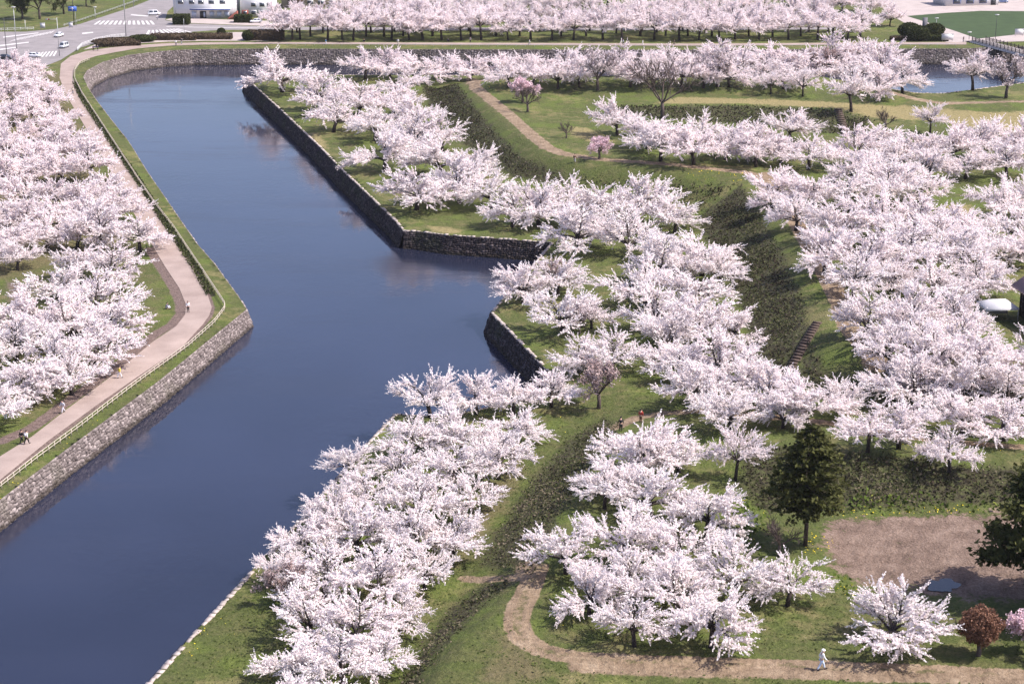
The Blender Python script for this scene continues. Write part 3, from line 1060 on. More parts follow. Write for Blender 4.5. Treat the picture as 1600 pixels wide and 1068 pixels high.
def mark_quad(pp):
    w = Gl(pp)
    mk.add([[a[0], a[1], get_z(a[0], a[1]) + .10] for a in w], [[0, 1, 2, 3]])


def zebra(a0, a1, b0, b1, n):
    """stripes between line a0-a1 and line b0-b1 (pixels)"""
    A0, A1, B0, B1 = [G(*q) for q in (a0, a1, b0, b1)]
    for k in range(n):
        t0, t1 = (k + .0) / n, (k + .52) / n
        q = [A0 + (A1 - A0) * t0, A0 + (A1 - A0) * t1, B0 + (B1 - B0) * t1, B0 + (B1 - B0) * t0]
        mk.add([[a[0], a[1], get_z(a[0], a[1]) + .10] for a in q], [[0, 1, 2, 3]])


zebra((155, 33), (240, 33), (146, 39), (246, 39), 13)
zebra((232, 48), (280, 45), (228, 54), (305, 51), 9)
zebra((28, 60), (88, 48), (14, 66), (82, 52), 12)
zebra((40, 84), (92, 80), (28, 92), (88, 88), 10)
mark_quad([(128, 52), (145, 50.5), (146, 52), (129, 54)])
mark_quad([(205, 23), (232, 25), (231, 26.5), (204, 24.5)])
mark_quad([(0, 71), (45, 66), (45, 67.3), (0, 73)])
mark_quad([(0, 77), (25, 74), (25, 75.3), (0, 79)])
mark_quad([(5, 58), (60, 51.5), (60, 52.5), (5, 59.5)])
mark_quad([(260, 42), (420, 44.5), (420, 45), (260, 42.6)])
mk.build('road_marking', M['mark'], road, kind='structure')
pd = MB()
pc = G(1474, 915)
pw = []
for k in range(40):
    th = 2 * math.pi * k / 40
    r_ = 1 + .22 * math.sin(2 * th + .6) + .12 * math.sin(5 * th + 2) + .07 * math.sin(9 * th)
    pw.append(np.array([pc[0] + 1.5 * r_ * math.cos(th), pc[1] + 1.7 * r_ * math.sin(th), 0]))
cz = max(get_z(p[0], p[1]) for p in pw) + .05
cn = np.mean([p for p in pw], 0)
pd.add([[cn[0], cn[1], cz]] + [[p[0], p[1], cz] for p in pw], None, [[0, i + 1, (i + 1) % len(pw) + 1] for i in range(len(pw))])
pd.build('puddle', M['puddle'], kind='structure')

# ------------------------------------------------------------------ ground cover that nobody could count
def scatter(poly_w, per_m2, seed):
    rg = np.random.default_rng(seed)
    poly = np.array(poly_w)[:, :2]
    lo, hi = poly.min(0), poly.max(0)
    n = int((hi[0] - lo[0]) * (hi[1] - lo[1]) * per_m2)
    x, y = rg.uniform(lo[0], hi[0], n), rg.uniform(lo[1], hi[1], n)
    k = in_poly(x, y, poly)
    x, y = x[k], y[k]
    return x, y, np.array([get_z(a, b) for a, b in zip(x, y)]), rg


def shrubs(polys, per_m2, size, height, seed, name, mat, shift=0.0):
    b_ = MB()
    for i, pw_ in enumerate(polys):
        x, y, z, rg = scatter(pw_, per_m2, seed + i)
        if not len(x): continue
        clump = .5 + .3 * np.sin(x * .9 + np.sin(y * .53) * 2.1) * np.cos(y * .71 + np.sin(x * .37) * 1.7) + .3 * np.sin(x * .23 + np.sin(y * .11) * 1.5 + 1) * np.cos(y * .19 + x * .07)
        clump = np.clip(clump, 0, 1)
        hue = .22 * np.sin(x * .31 + 2 + np.sin(y * .17) * 2) * np.cos(y * .27 + 1)
        ed, _, _ = seg_dist(x, y, np.array(pw_)[:, :2], True)
        k = rg.random(len(x)) < (.35 + .75 * clump) * sm(ed, -.6, 3.2)
        x, y, z, clump, hue = x[k], y[k], z[k], clump[k], hue[k]
        h = rg.random(len(x)) * height * (.35 + clump)
        tone = np.clip(rg.normal(.42 + shift, .22, len(x)) + (clump - .5) * .2 + hue, 0, 1)
        b_.leaves(np.stack([x, y, z + h], 1), size * rg.uniform(.6, 1.3, len(x)), rg, tone, 1.3)
    return b_.build(name, mat, kind='stuff')


shrubs([POLY_S1, POLY_S1C], 14, .26, .36, 11, 'slope_shrubs', M['shrub'], .10)
shrubs([POLY_S1M, POLY_S1B], 6, .34, .5, 15, 'slope_shrubs', M['shrub'], .14)
shrubs([POLY_S2], 4, .40, .4, 21, 'slope_shrubs', M['shrub'], .16)
shrubs([POLY_S3], 17, .25, .5, 31, 'slope_shrubs', M['shrub'], .22)
shrubs([Gl([(1105, 765), (1160, 770), (1205, 805), (1195, 870), (1130, 850)]), Gl([(1240, 775), (1700, 765), (1700, 800), (1240, 808)]), Gl([(1300, 900), (1350, 912), (1340, 940), (1296, 925)])], 8, .34, .6, 37, 'weeds', M['weed'])
shrubs([POLY_S4, POLY_S4B], 24, .22, .18, 41, 'slope_shrubs', M['shrub'], .36)
hl = Gl(FENCE_SHADE, 2)
hx = []
rg = np.random.default_rng(5)
for a, b in zip(hl[:-1], hl[1:]):
    d = b - a
    nrm_ = np.array([d[1], -d[0]]) / np.linalg.norm(d[:2])
    for k in range(42):
        q = a + d * rg.random()
        o = rg.uniform(-.75, .75)
        hx.append([q[0] + nrm_[0] * o, q[1] + nrm_[1] * o, q[2] + rg.uniform(.05, .6)])
hb = MB()
hb.leaves(hx, .30, rg, rg.random(len(hx)), 1.2)
hb.build('fence_shade_leaves', M['hedge'], label='low dark leafy strip standing for fence shade between the pink path and pale fence', cat='hedge')  # dark leaves stand in for the shaded side of the fence

# grass tufts where the lawn comes closest, dandelions in the grass
gt = MB()
for i, (pp, dens) in enumerate((([(232, 1066), (397, 887), (480, 800), (560, 760), (735, 890), (650, 1015), (600, 1090), (300, 1110)], 9),
                                ([(850, 930), (1000, 900), (1300, 930), (1600, 985), (1600, 1030), (1300, 1020), (1000, 1010), (850, 1005)], 9),
                                ([(680, 1060), (800, 940), (800, 1000), (900, 1045), (1600, 1070), (1600, 1100), (660, 1100)], 8),
                                ([(1080, 690), (1200, 740), (1280, 860), (1200, 880), (1100, 780)], 7),
                                ([(880, 620), (1080, 600), (1080, 640), (960, 650), (860, 720), (780, 830), (720, 900), (720, 820), (850, 680)], 5))):
    x, y, z, rg_ = scatter(Gl(pp), dens, 60 + i)
    nzv = .5 + .5 * np.sin(x * .35 + 1.3 * np.sin(y * .21)) * np.cos(y * .3)
    k = rg_.random(len(x)) < .12 + .38 * nzv
    x, y, z, nzv = x[k], y[k], z[k], nzv[k]
    gt.leaves(np.stack([x, y, z + rg_.uniform(0, .08, len(x))], 1), rg_.uniform(.10, .24, len(x)), rg_, np.clip(rg_.normal(.5, .25, len(x)), 0, 1), 1.4, .7)
gt.build('grass_tufts', M['grassleaf'], kind='stuff')
dn = MB()
for i, (pp, dens, sz) in enumerate((([(1270, 795), (1540, 788), (1540, 800), (1300, 812)], 1.6, .22), ([(1255, 830), (1300, 835), (1305, 860), (1258, 868)], 2.5, .22), ([(1298, 905), (1345, 912), (1340, 935), (1296, 930)], 1.5, .2),
                                    ([(850, 945), (890, 940), (900, 975), (850, 985)], .6, .18), ([(270, 1020), (350, 950), (380, 1000), (330, 1060)], .3, .18), ([(1060, 262), (1160, 270), (1160, 285), (1060, 280)], .5, .3),
                                    ([(755, 128), (790, 132), (790, 142), (765, 140)], .4, .3), ([(1400, 690), (1600, 700), (1600, 720), (1400, 706)], .4, .2), ([(0, 790), (120, 700), (200, 630), (150, 650), (0, 768)], .25, .2),
                                    ([(1130, 760), (1200, 800), (1190, 860), (1120, 800)], .5, .2), ([(850, 650), (930, 640), (880, 690), (820, 740)], .25, .2))):
    x, y, z, rg_ = scatter(Gl(pp), dens, 80 + i)
    dn.leaves(np.stack([x, y, z + .14], 1), sz * .72 * rg_.uniform(.5, 1.2, len(x)), rg_, rg_.random(len(x)), 1, .7)
dn.build('dandelions', M['dandelion'], kind='stuff')

# ------------------------------------------------------------------ trees
def norm(v):
    return v / (np.linalg.norm(v) + 1e-9)


def curve_pts(a, d, L, up, n, rg, wob=.12):
    pts_, p, dd = [a], a.copy(), norm(d)
    for k in range(n):
        dd = norm(dd + np.array([0, 0, up]) / n + rg.normal(0, wob, 3) / math.sqrt(n))
        p = p + dd * L / n
        pts_.append(p)
    return pts_


def make_cherry(seed, density=1.0, upright=0.0, clear=0.0):
    """wide vase-shaped cherry, crown radius about 5 m; returns trunk mesh, crown mesh"""
    rg = np.random.default_rng(seed)
    tk, cr = MB(), MB()
    lean = rg.normal(0, .22, 2)
    h0 = rg.uniform(1.5, 2.1) + clear
    base = [np.array([0, 0, -.5]), np.array([lean[0] * .3, lean[1] * .3, h0 * .5]), np.array([lean[0], lean[1], h0])]
    tk.tube(base, [.36, .27, .25], 7)
    P_, D_, S_, T_ = [], [], [], []

    def spray(a, d, L):
        # one flowering shoot: a straight wand packed with blossom, thinning to its tip
        pts_ = curve_pts(a, d, L, rg.uniform(-.05, .18), 3, rg, .13)
        n = max(5, int(L * 13))
        t = np.linspace(.03, 1, n)
        seg = np.minimum((t * 3).astype(int), 2)
        A = np.array(pts_)
        f = (t * 3 - seg)[:, None]
        q = A[seg] * (1 - f) + A[seg + 1] * f
        w = .070 * (1.15 - t * .8)
        q = q + rg.normal(0, 1, (n, 3)) * w[:, None]
        P_.append(q)
        D_.append(np.repeat(norm(pts_[-1] - pts_[0])[None], n, 0))
        S_.append((.205 - .085 * t) * rg.uniform(.75, 1.25, n))
        T_.append(np.clip(rg.normal(.55, .2, n), 0, 1))

    nl = 8
    a0 = rg.uniform(0, 6.28)
    for i in range(nl):
        az = a0 + 2 * math.pi * i / nl * (1 if i < 7 else .5) + rg.normal(0, .2)
        kind = (0, 2, 0, 1, 0, 2, 1, 3)[i]
        rad = np.array([math.cos(az), math.sin(az), 0])
        L = (rg.uniform(4.1, 5.0), rg.uniform(3.4, 4.4), rg.uniform(3.6, 4.7), rg.uniform(3.2, 4.0))[kind]
        el = (rg.uniform(.40, .60), rg.uniform(.85, 1.05), rg.uniform(.25, .42), rg.uniform(1.2, 1.45))[kind] + upright
        bend = (-.50, -.6, -.30, -.5)[kind]
        d = rad * math.cos(el) + np.array([0, 0, math.sin(el)])
        lp = curve_pts(base[-1] - np.array([0, 0, rg.uniform(0, .35)]), d, L, bend, 5, rg, .2)
        tk.tube(lp, [.17, .13, .10, .07, .045, .02], 5, False)
        A = np.array(lp)
        ns = rg.integers(9, 12)
        for j in range(ns):
            t = .20 + .80 * (j + rg.random()) / ns
            s = min(int(t * 5), 4)
            f = t * 5 - s
            a = A[s] * (1 - f) + A[s + 1] * f
            ld = norm(A[s + 1] - A[s])
            sd = np.array([-rad[1], rad[0], 0]) * (1 if j % 2 else -1)
            bd = norm(ld * rg.uniform(.35, .9) + sd * rg.uniform(.45, 1.1) + np.array([0, 0, rg.uniform(-.25, .50)]))
            bl = rg.uniform(1.3, 2.4) * (1.15 - .45 * t)
            bp = curve_pts(a, bd, bl, rg.uniform(-.3, .2), 3, rg, .18)
            tk.tube(bp, [.05, .038, .026, .012], 4, False)
            B = np.array(bp)
            nt = max(3, int(rg.integers(6, 9) * density))
            for k in range(nt):
                tt = (k + rg.random()) / nt
                s2 = min(int(tt * 3), 2)
                f2 = tt * 3 - s2
                q = B[s2] * (1 - f2) + B[s2 + 1] * f2
                out = norm(np.array([q[0], q[1], 0]) + 1e-6)
                sdv = norm(norm(B[s2 + 1] - B[s2]) * .75 + rg.normal(0, .42, 3) + out * .5 + np.array([0, 0, .06]))
                spray(q, sdv, rg.uniform(.7, 1.7))
            spray(B[-1] - (B[-1] - B[-2]) * .3, B[-1] - B[-2], rg.uniform(.9, 1.6))
        spray(A[-1], A[-1] - A[-2], rg.uniform(1.0, 1.8))
    cr.leaves(np.concatenate(P_), np.concatenate(S_), rg, np.concatenate(T_), 1.5, 0, np.concatenate(D_))
    return tk.mesh('trunk', M['bark'], True), cr.mesh('crown', M['blossom'])


def make_bare(seed, mat_twig, leaf=None, leaf_n=0, R0=4.5, H=7.5, wide=.55, twigs=1.0, twig_r=.022):
    """leafless spreading tree; optional scattered buds"""
    rg = np.random.default_rng(seed)
    tk, tw, lf = MB(), MB(), MB()
    h0 = H * .26
    tk.tube([[0, 0, -.5], [.08, .02, h0 * .5], [.0, .1, h0]], [.30, .22, .19], 7)
    tips = []

    def grow(a, d, L, r, lev):
        pts_ = curve_pts(a, d, L, .18, 4, rg, .25)
        (tk if lev < 2 else tw).tube(pts_, list(np.linspace(r, r * .45, 5)), 5 if lev < 2 else 3, False)
        A = np.array(pts_)
        if lev == 4:
            tips.append(A[-1]); tips.append(A[2])
            return
        n = [5, 5, 5, 4][lev] if lev else 5
        n = max(2, int(n * (twigs if lev > 1 else 1)))
        for k in range(n):
            t = .3 + .7 * (k + rg.random()) / n
            s = min(int(t * 4), 3)
            q = A[s] + (A[s + 1] - A[s]) * (t * 4 - s)
            dd = norm(norm(A[s + 1] - A[s]) + rg.normal(0, wide, 3) + np.array([0, 0, .15]))
            grow(q, dd, L * rg.uniform(.45, .7), max(r * .5, twig_r * (1 if lev > 1 else 1.6)), lev + 1)
    for i in range(5):
        az = 2 * math.pi * i / 5 + rg.normal(0, .3)
        el = rg.uniform(.5, 1.25)
        d = np.array([math.cos(az) * math.cos(el), math.sin(az) * math.cos(el), math.sin(el)])
        grow(np.array([0, .05, h0 * rg.uniform(.85, 1)]), d, R0 * .62, .12, 1)
    tips_ = np.array(tips)
    if leaf_n:
        q = tips_[rg.integers(0, len(tips_), leaf_n)] + rg.normal(0, .14, (leaf_n, 3))
        lf.leaves(q, rg.uniform(.10, .24, leaf_n), rg, rg.random(leaf_n), 1.2)
    return tk.mesh('trunk', mat_twig, True), tw.mesh('twigs', mat_twig), (lf.mesh('crown', leaf) if leaf_n else None)


CHERRY = [make_cherry(100 + i, (1.0, .88, 1.05, .74)[i % 4], (.10, 0, -.03, .03)[i % 4], (0, .25, 0, .4, .1)[i % 5]) for i in range(12)]
AVENUE = [make_cherry(130 + i, 1.0, .05, 1.3) for i in range(4)]
SPARSE = [make_cherry(150 + i, .66, .08, .9) for i in range(3)]
treerng = random.Random(11)
N_TREE = 0


def crown_center_h(s):
    return 3.3 * s


def cherry(x, y, r, label, group, pink=0.0, protos=None, base=None, tall=1.0):
    """crown centre pixel and half width in pixels, or base pixel"""
    global N_TREE
    s = 1.0
    for _ in range(4):
        g = G(x, y, crown_center_h(s)) if base is None else G(*base)
        s = r / scale_at(g) / 4.95
    pr = protos or CHERRY
    tm, cm = pr[treerng.randrange(len(pr))]
    s *= treerng.uniform(.92, 1.07)
    t = thing('cherry_tree', label, 'cherry tree', (g[0], g[1], g[2]), treerng.uniform(0, 6.28), group)
    t.rotation_euler.x, t.rotation_euler.y = treerng.gauss(0, .05), treerng.gauss(0, .05)
    t.scale = (s * treerng.uniform(.94, 1.06), s * treerng.uniform(.94, 1.06), s * treerng.uniform(.82, 1.05) * tall)
    link('trunk', tm, t)
    c = link('crown', cm, t)
    v = treerng.uniform(-.03, .03)
    p_ = min(1, max(0, pink + treerng.uniform(-.12, .12)))
    c.color = (1 + v, 1 + v - .045 * p_, 1 + v - .03 * p_, 1)
    N_TREE += 1
    return t


def row(phrase, group, items, pink=0.0, frm='from the left'):
    k_ = 1.12 if group == GR_NAME else 1.0 if 'near bank' in group else 1.05 if 'mound' in group else 1.15
    items = sorted(items, key=lambda q: q[0]) if frm == 'from the left' else items
    for i, it in enumerate(items):
        cherry(it[0], it[1], it[2] * k_, f'white cherry, {ORD[i]} {frm} {phrase}', group, pink)


GR_NAME = 'cherry trees on the broad rampart top'
GB = 'cherry trees on the near bank of the island'
row('in the row nearest the inlet on the near bank', GB, [(672, 615, 58), (745, 612, 55), (802, 617, 50), (862, 604, 50)])
row('in the second row back from the inlet, near bank', GB, [(640, 685, 58), (722, 668, 66), (800, 660, 62)])
row('in the third row back from the inlet, near bank', GB, [(550, 715, 50), (625, 720, 60), (705, 722, 68), (778, 712, 58)])
row('in the fourth row back from the inlet, near bank', GB, [(520, 785, 58), (575, 765, 62), (655, 775, 72), (735, 772, 58)])
row('in the fifth row back from the inlet, near bank', GB, [(480, 832, 62), (562, 828, 74), (645, 838, 76), (708, 830, 56)])
row('in the sixth row back from the inlet, near bank', GB, [(440, 882, 50), (505, 895, 76), (592, 898, 80), (662, 886, 56)])
row('in the seventh row back from the inlet, near bank', GB, [(480, 962, 70), (560, 966, 80), (625, 955, 52)])
row('in the eighth row back from the inlet, near bank', GB, [(458, 1030, 62), (535, 1035, 80), (592, 1020, 52)])
row('at the very bottom of the near bank', GB, [(450, 1092, 60), (522, 1105, 80)])
GM = 'cherry trees on the mound inside the curved dirt path'
row('at the top of the mound below the dirt path', GM, [(1000, 688, 80), (1062, 698, 60), (968, 728, 58), (945, 760, 54), (1018, 765, 68)])
row('across the middle of the mound', GM, [(885, 850, 72), (975, 832, 76), (1062, 840, 76), (1105, 795, 72)])
row('in the second row from the bottom on the mound', GM, [(1062, 915, 72), (985, 900, 66), (1150, 890, 76), (1232, 905, 64)])
for b_, r_, lab_ in (((920, 960), 64, 'white cherry with a leaning trunk at the left front of the mound'),
                    ((991, 1009), 60, 'white cherry with drooping branches at the front middle of the mound'),
                    ((1111, 1011), 74, 'white cherry shading the dirt path at the front of the mound')):
    cherry(0, 0, r_, lab_, GM, 0, None, b_, 1.15)
cherry(0, 0, 96, 'lone white cherry tree on the grass beside the reddish round tree', GM, 0, CHERRY[2:3], (1402, 1012), 1.0)
cherry(0, 0, 46, 'small sparse white cherry standing alone left of the tall dark fir', GM, .3, SPARSE, (1149, 750), 1.35)
GI = 'cherry trees on the lower terrace behind the moat wall'
row('at the bastion tip above the moat corner', GI, [(440, 106, 50), (500, 142, 44)], .3)
row('in the upper terrace row leading from bastion tip', GI, [(560, 150, 44), (615, 148, 44), (520, 176, 40), (585, 185, 46), (650, 172, 44)], .25)
row('in the terrace clump above the long shaded wall', GI, [(600, 228, 52), (645, 205, 46), (690, 205, 42), (690, 240, 50), (742, 248, 46)], .2)
row('on the terrace near the bastion wall corner', GI, [(650, 287, 54), (718, 280, 50), (770, 290, 46), (800, 320, 46)], .15)
row('on the terrace behind the short lit wall', GI, [(842, 315, 50), (888, 305, 52), (905, 350, 56), (945, 310, 54), (1000, 312, 56), (1055, 328, 46), (985, 362, 52)], .1)
row('in the upper terrace belt below the shrubby slope', GI, [(1035, 400, 58), (1098, 392, 52), (1010, 436, 52), (1080, 442, 60), (1128, 418, 36)], .05)
row('in the middle terrace belt below the shrubby slope', GI, [(1028, 480, 56), (1098, 490, 64), (1148, 500, 46), (1045, 520, 50)], .05)
row('in the terrace belt beside the log stairs', GI, [(1060, 552, 52), (1122, 555, 62), (1165, 588, 52), (1092, 600, 50), (1142, 632, 54)], .05)
row('on the small pointed bank beside the inlet', GI, [(818, 435, 52), (872, 428, 46), (880, 482, 52), (925, 488, 34)], .05)
row('between the pointed bank and the terrace belt', GI, [(905, 550, 44), (955, 545, 50)], .05)
GR = 'cherry trees on the broad rampart top'
row('in the uppermost row on the broad rampart', GR, [(1212, 285, 42), (1268, 288, 52), (1330, 290, 54), (1390, 280, 54), (1440, 282, 46)], .3)
row('in the second row on the broad rampart', GR, [(1245, 328, 44), (1205, 310, 34), (1305, 340, 58), (1370, 335, 60), (1435, 335, 58), (1488, 350, 46), (1565, 312, 50), (1612, 300, 48)], .25)
row('in the third row on the broad rampart', GR, [(1290, 385, 56), (1355, 392, 60), (1432, 390, 62), (1500, 392, 58), (1558, 378, 54), (1612, 380, 50)], .2)
row('in the fourth row on the broad rampart', GR, [(1335, 428, 54), (1395, 425, 40), (1468, 435, 58), (1528, 432, 54), (1400, 365, 50), (1465, 365, 50), (1530, 360, 50), (1585, 345, 50)], .15)
row('in the fifth row on the broad rampart', GR, [(1358, 490, 60), (1430, 490, 62), (1495, 490, 52)], .15)
row('in the sixth row on the broad rampart', GR, [(1390, 540, 60), (1462, 545, 64), (1535, 545, 60), (1602, 545, 50), (1425, 515, 52), (1500, 520, 52)], .15)
row('in the lowest row on the broad rampart', GR, [(1440, 598, 62), (1512, 595, 62), (1580, 598, 58), (1400, 585, 50), (1475, 575, 50), (1550, 572, 50)], .15)
GP = 'cherry trees along the dirt path above the gravel lot'
row('along the dirt path above the dark fir', GP, [(1200, 602, 52), (1262, 622, 56), (1318, 608, 52), (1505, 640, 54), (1572, 650, 54), (1225, 640, 40)], .1)
cherry(0, 0, 60, 'white cherry with a straight visible trunk above the shrubby slope', GP, .1, AVENUE, (1356, 706), 1.0)
cherry(0, 0, 62, 'white cherry with a slanting dark trunk above the shrubby slope', GP, .1, AVENUE, (1404, 701), 1.0)
cherry(1486, 706, 50, 'white cherry drooping over the shrubby slope above the gravel lot', GP, .1)
GF = 'cherry trees in the bastion meadow'
cherry(0, 0, 50, 'white cherry with a dark trunk close to the near rampart path', GF, .3, AVENUE, (1032, 252), .9)
cherry(0, 0, 46, 'white cherry with a clear trunk at the path end of the meadow', GF, .3, AVENUE, (1181, 262), .9)
row('in the meadow clump below the big bare tree', GF, [(965, 183, 38), (1012, 200, 44), (1095, 198, 42), (1085, 224, 44), (1135, 215, 46), (1182, 222, 42)], .35)
row('in the meadow around the upper log stairs', GF, [(1235, 188, 42), (1222, 225, 40), (1265, 232, 44), (1340, 226, 48), (1378, 210, 42)], .35)
row('in the meadow belt at the far right', GF, [(1405, 236, 46), (1442, 226, 46), (1485, 224, 44), (1525, 218, 46), (1562, 214, 46), (1605, 220, 46)], .35)
row('in the lower meadow belt at the far right', GF, [(1330, 258, 38), (1382, 256, 42), (1450, 252, 38), (1510, 248, 42), (1575, 246, 42)], .35)
cherry(1522, 116, 38, 'thin white cherry leaning over the water before the wooden bridge', 'cherry trees behind the far rampart path', .6, SPARSE)
cherry(0, 0, 40, 'white cherry standing alone on the pale meadow above the log stairs', GF, .3, SPARSE, (1330, 175), 1.1)
cherry(0, 0, 27, 'small leaning white cherry on the meadow slope below the far path', GF, .4, SPARSE, (1254, 151), 1.2)
cherry(0, 0, 27, 'small white cherry with a dark slanting trunk on the dry meadow', GF, .4, SPARSE, (1453, 210), 1.25)
cherry(1205, 128, 28, 'small white cherry with low branches beside the far dirt path', GF, .4, SPARSE)
GN = 'cherry trees behind the far rampart path'
row('behind the far rampart, left of the path bend', GN, [(570, 99, 33), (610, 94, 36), (650, 102, 38), (690, 97, 37), (735, 103, 34), (640, 125, 32)], .5)
row('in the middle stretch behind the far rampart path', GN, [(795, 110, 34), (832, 112, 32), (872, 112, 34), (905, 112, 32), (985, 110, 34), (1020, 112, 34), (775, 100, 34), (815, 97, 36), (850, 102, 34), (888, 95, 36), (925, 100, 34), (965, 95, 36), (1003, 98, 34), (1040, 90, 36)], .5)
row('in the right stretch behind the far rampart path', GN, [(1065, 110, 34), (1100, 112, 34), (1140, 110, 34), (1225, 112, 34), (1262, 104, 36), (1080, 98, 34), (1120, 88, 36), (1160, 95, 38), (1200, 88, 38), (1240, 96, 38), (1195, 110, 28)], .5)
row('in the clump before the wooden bridge', GN, [(1298, 82, 42), (1350, 78, 42), (1330, 104, 40), (1380, 98, 44), (1412, 120, 36), (1375, 125, 32)], .45)
# street-side avenue beyond the far path, placed by trunk base
GS = 'cherry trees of the avenue beyond the far moat'
front = [441, 457, 469, 512, 535, 552, 612, 639, 661, 690, 721, 752, 794, 829, 862, 896, 942, 972, 1022, 1061, 1092, 1124, 1149, 1186, 1232, 1277, 1324]
back = [485, 572, 600, 630, 676, 736, 775, 812, 877, 916, 1000, 1040, 1075, 1112, 1170, 1207, 1251, 1300, 1344]
for nm, lst, yb, sp in (('front', front, 62.5, 1), ('second', back, 57, 2)):
    for i, x in enumerate(lst):
        cherry(0, 0, treerng.uniform(27, 34), f'white cherry, {ORD[i]} from the left in the {nm} row beyond the far path', GS, .45, AVENUE, (x, yb + treerng.uniform(-.6, .6)), 1.1)
for nm, yb, x0, x1, st in (('third', 50, 425, 1375, 38), ('fourth', 33, 560, 1370, 40), ('fifth', 20, 600, 1370, 44)):
    for i, x in enumerate(np.arange(x0, x1, st)):
        cherry(0, 0, treerng.uniform(24, 30), f'white cherry, {ORD[i]} from the left in the {nm} row beyond the far path', GS, .5, AVENUE, (x + treerng.uniform(-8, 8), yb + treerng.uniform(-2, 2)), 1.25)
cherry(0, 0, 22, 'last cherry tree of the avenue, beside the round clipped bushes', GS, .6, None, (1390, 41), 1.2)

# the grove left of the moat path: rows counted away from the viewer
GL = 'cherry trees in the grove left of the moat path'
LEFT = [(618, 12, 45), (578, 125, 52), (538, 165, 52), (492, 195, 50), (446, 168, 50), (402, 190, 46), (362, 225, 42), (325, 192, 40), (290, 172, 38), (258, 152, 36), (228, 138, 34), (200, 120, 32), (174, 103, 30), (150, 88, 29), (128, 72, 27), (108, 60, 26)]
for j, (y, xr, r) in enumerate(LEFT):
    x, i = xr - (20 if y > 395 else 10), 0
    while x > -70:
        gap = y in (446, 402) and x < 62
        if not gap:
            cherry(x + treerng.uniform(-4, 4), y + treerng.uniform(-.28, .28) * r, r * treerng.uniform(1.15, 1.36),
                   f'white cherry, {ORD[i]} from the pink path in the {ORD[j]} row of left grove', GL, min(.6, .02 + j * .05))
            i += 1
        x -= r * treerng.uniform(1.05, 1.35)
cherry(25, 395, 42, 'white cherry whose dark trunk shows above the bare ground at the left edge', GL, .2)

# other trees
def place_tree(name, label, cat, parts, base, height_px, proto_h, group=None, rz=0.0):
    g = G(*base)
    s = height_px / (scale_at(g) * .93) / proto_h
    t = thing(name, label, cat, g, rz, group)
    t.scale = (s, s, s)
    for nm, me_ in parts:
        if me_ is not None:
            link(nm, me_, t, kind='stuff' if nm == 'twigs' else None)
    return t


tb, wbg, _ = make_bare(301, M['greybark'], None, 0, 6.2, 8.4, .55, 1.1, .034)
place_tree('bare_tree', 'large leafless tree spreading over the meadow above the cherries', 'bare tree', [('trunk', tb), ('twigs', wbg)], (1034, 186), 100, 8.4)
bb = make_bare(302, M['greybark'], None, 0, 3.6, 6.0, .38, 1.1, .03)
place_tree('bare_tree', 'small leafless vase-shaped tree beside the bend of the rampart path', 'bare tree', [('trunk', bb[0]), ('twigs', bb[1])], (824, 175), 42, 5.6)
place_tree('bare_tree', 'tiny leafless sapling on the meadow beside the rampart path', 'bare tree', [('trunk', bb[0]), ('twigs', bb[1])], (885, 216), 26, 5.6, rz=1.0)
place_tree('bare_tree', 'slender leafless sapling at the meadow left of the small white cherry', 'bare tree', [('trunk', bb[0]), ('twigs', bb[1])], (1384, 205), 36, 5.6, rz=2.0)
place_tree('bare_tree', 'slender brown leafless tree standing between the fir and the mound cherries', 'bare tree', [('trunk', bb[0]), ('twigs', bb[1])], (1218, 868), 66, 5.6, rz=2.6)
bz = make_bare(303, M['greybark'], M['bronze_bud'], 2600, 4.2, 6.6, .5, 1.0, .022)
b2 = make_bare(307, M['greybark'], M['pale_bud'], 3000, 4.4, 6.6, .5, 1.0, .026)
B2T = [('trunk', b2[0]), ('twigs', b2[1]), ('crown', b2[2])]
BZ = [('trunk', bz[0]), ('twigs', bz[1]), ('crown', bz[2])]
place_tree('budding_tree', 'brownish pink budding tree on the grass right of the inlet', 'budding tree', BZ, (935, 638), 80, 6.2)
place_tree('budding_tree', 'brown leafless looking tree at the end of the far rampart path', 'budding tree', BZ, (1280, 123), 44, 6.2, rz=1)
place_tree('budding_tree', 'thin greyish pink tree on the meadow left of the big bare tree', 'budding tree', B2T, (934, 141), 62, 6.2, rz=2)
place_tree('budding_tree', 'thin greyish pink forked tree on the meadow right of the big bare tree', 'budding tree', B2T, (1121, 136), 56, 6.2, rz=3)
place_tree('budding_tree', 'bronze pink tree standing alone on the bank before the wooden bridge', 'budding tree', B2T, (1572, 153), 62, 6.2, rz=4)
place_tree('budding_tree', 'pinkish brown tree between two white cherries on the pointed bank', 'budding tree', BZ, (868, 452), 48, 6.2, rz=5)
place_tree('budding_tree', 'greyish budding tree under the white cherry near the bank inlet', 'budding tree', B2T, (905, 522), 48, 6.2, rz=.5)
place_tree('budding_tree', 'thin pale budding tree leaning at the water edge of the near bank', 'budding tree', BZ, (442, 945), 68, 6.2, rz=1.5)
pk = make_bare(304, M['greybark'], M['pink_blossom'], 4200, 3.0, 4.6, .55, 1.0, .018)
PK = [('trunk', pk[0]), ('twigs', pk[1]), ('crown', pk[2])]
place_tree('pink_blossom_tree', 'small round pink tree beside the rampart path below the meadow', 'blossom tree', PK, (936, 248), 34, 4.5)
place_tree('pink_blossom_tree', 'small slim pink tree at the meadow edge near the path bend', 'blossom tree', PK, (817, 160), 38, 4.5, rz=2)
place_tree('pink_blossom_tree', 'pink tree cut by the right edge beside the reddish round tree', 'blossom tree', PK, (1606, 1022), 70, 4.5, rz=1)
rg = np.random.default_rng(77)
cpm, cpt, cpl = make_bare(305, M['greybark'], M['copper_leaf'], 4200, 2.9, 4.4, .5, 1.0, .02)
xl = MB()
n = 9000
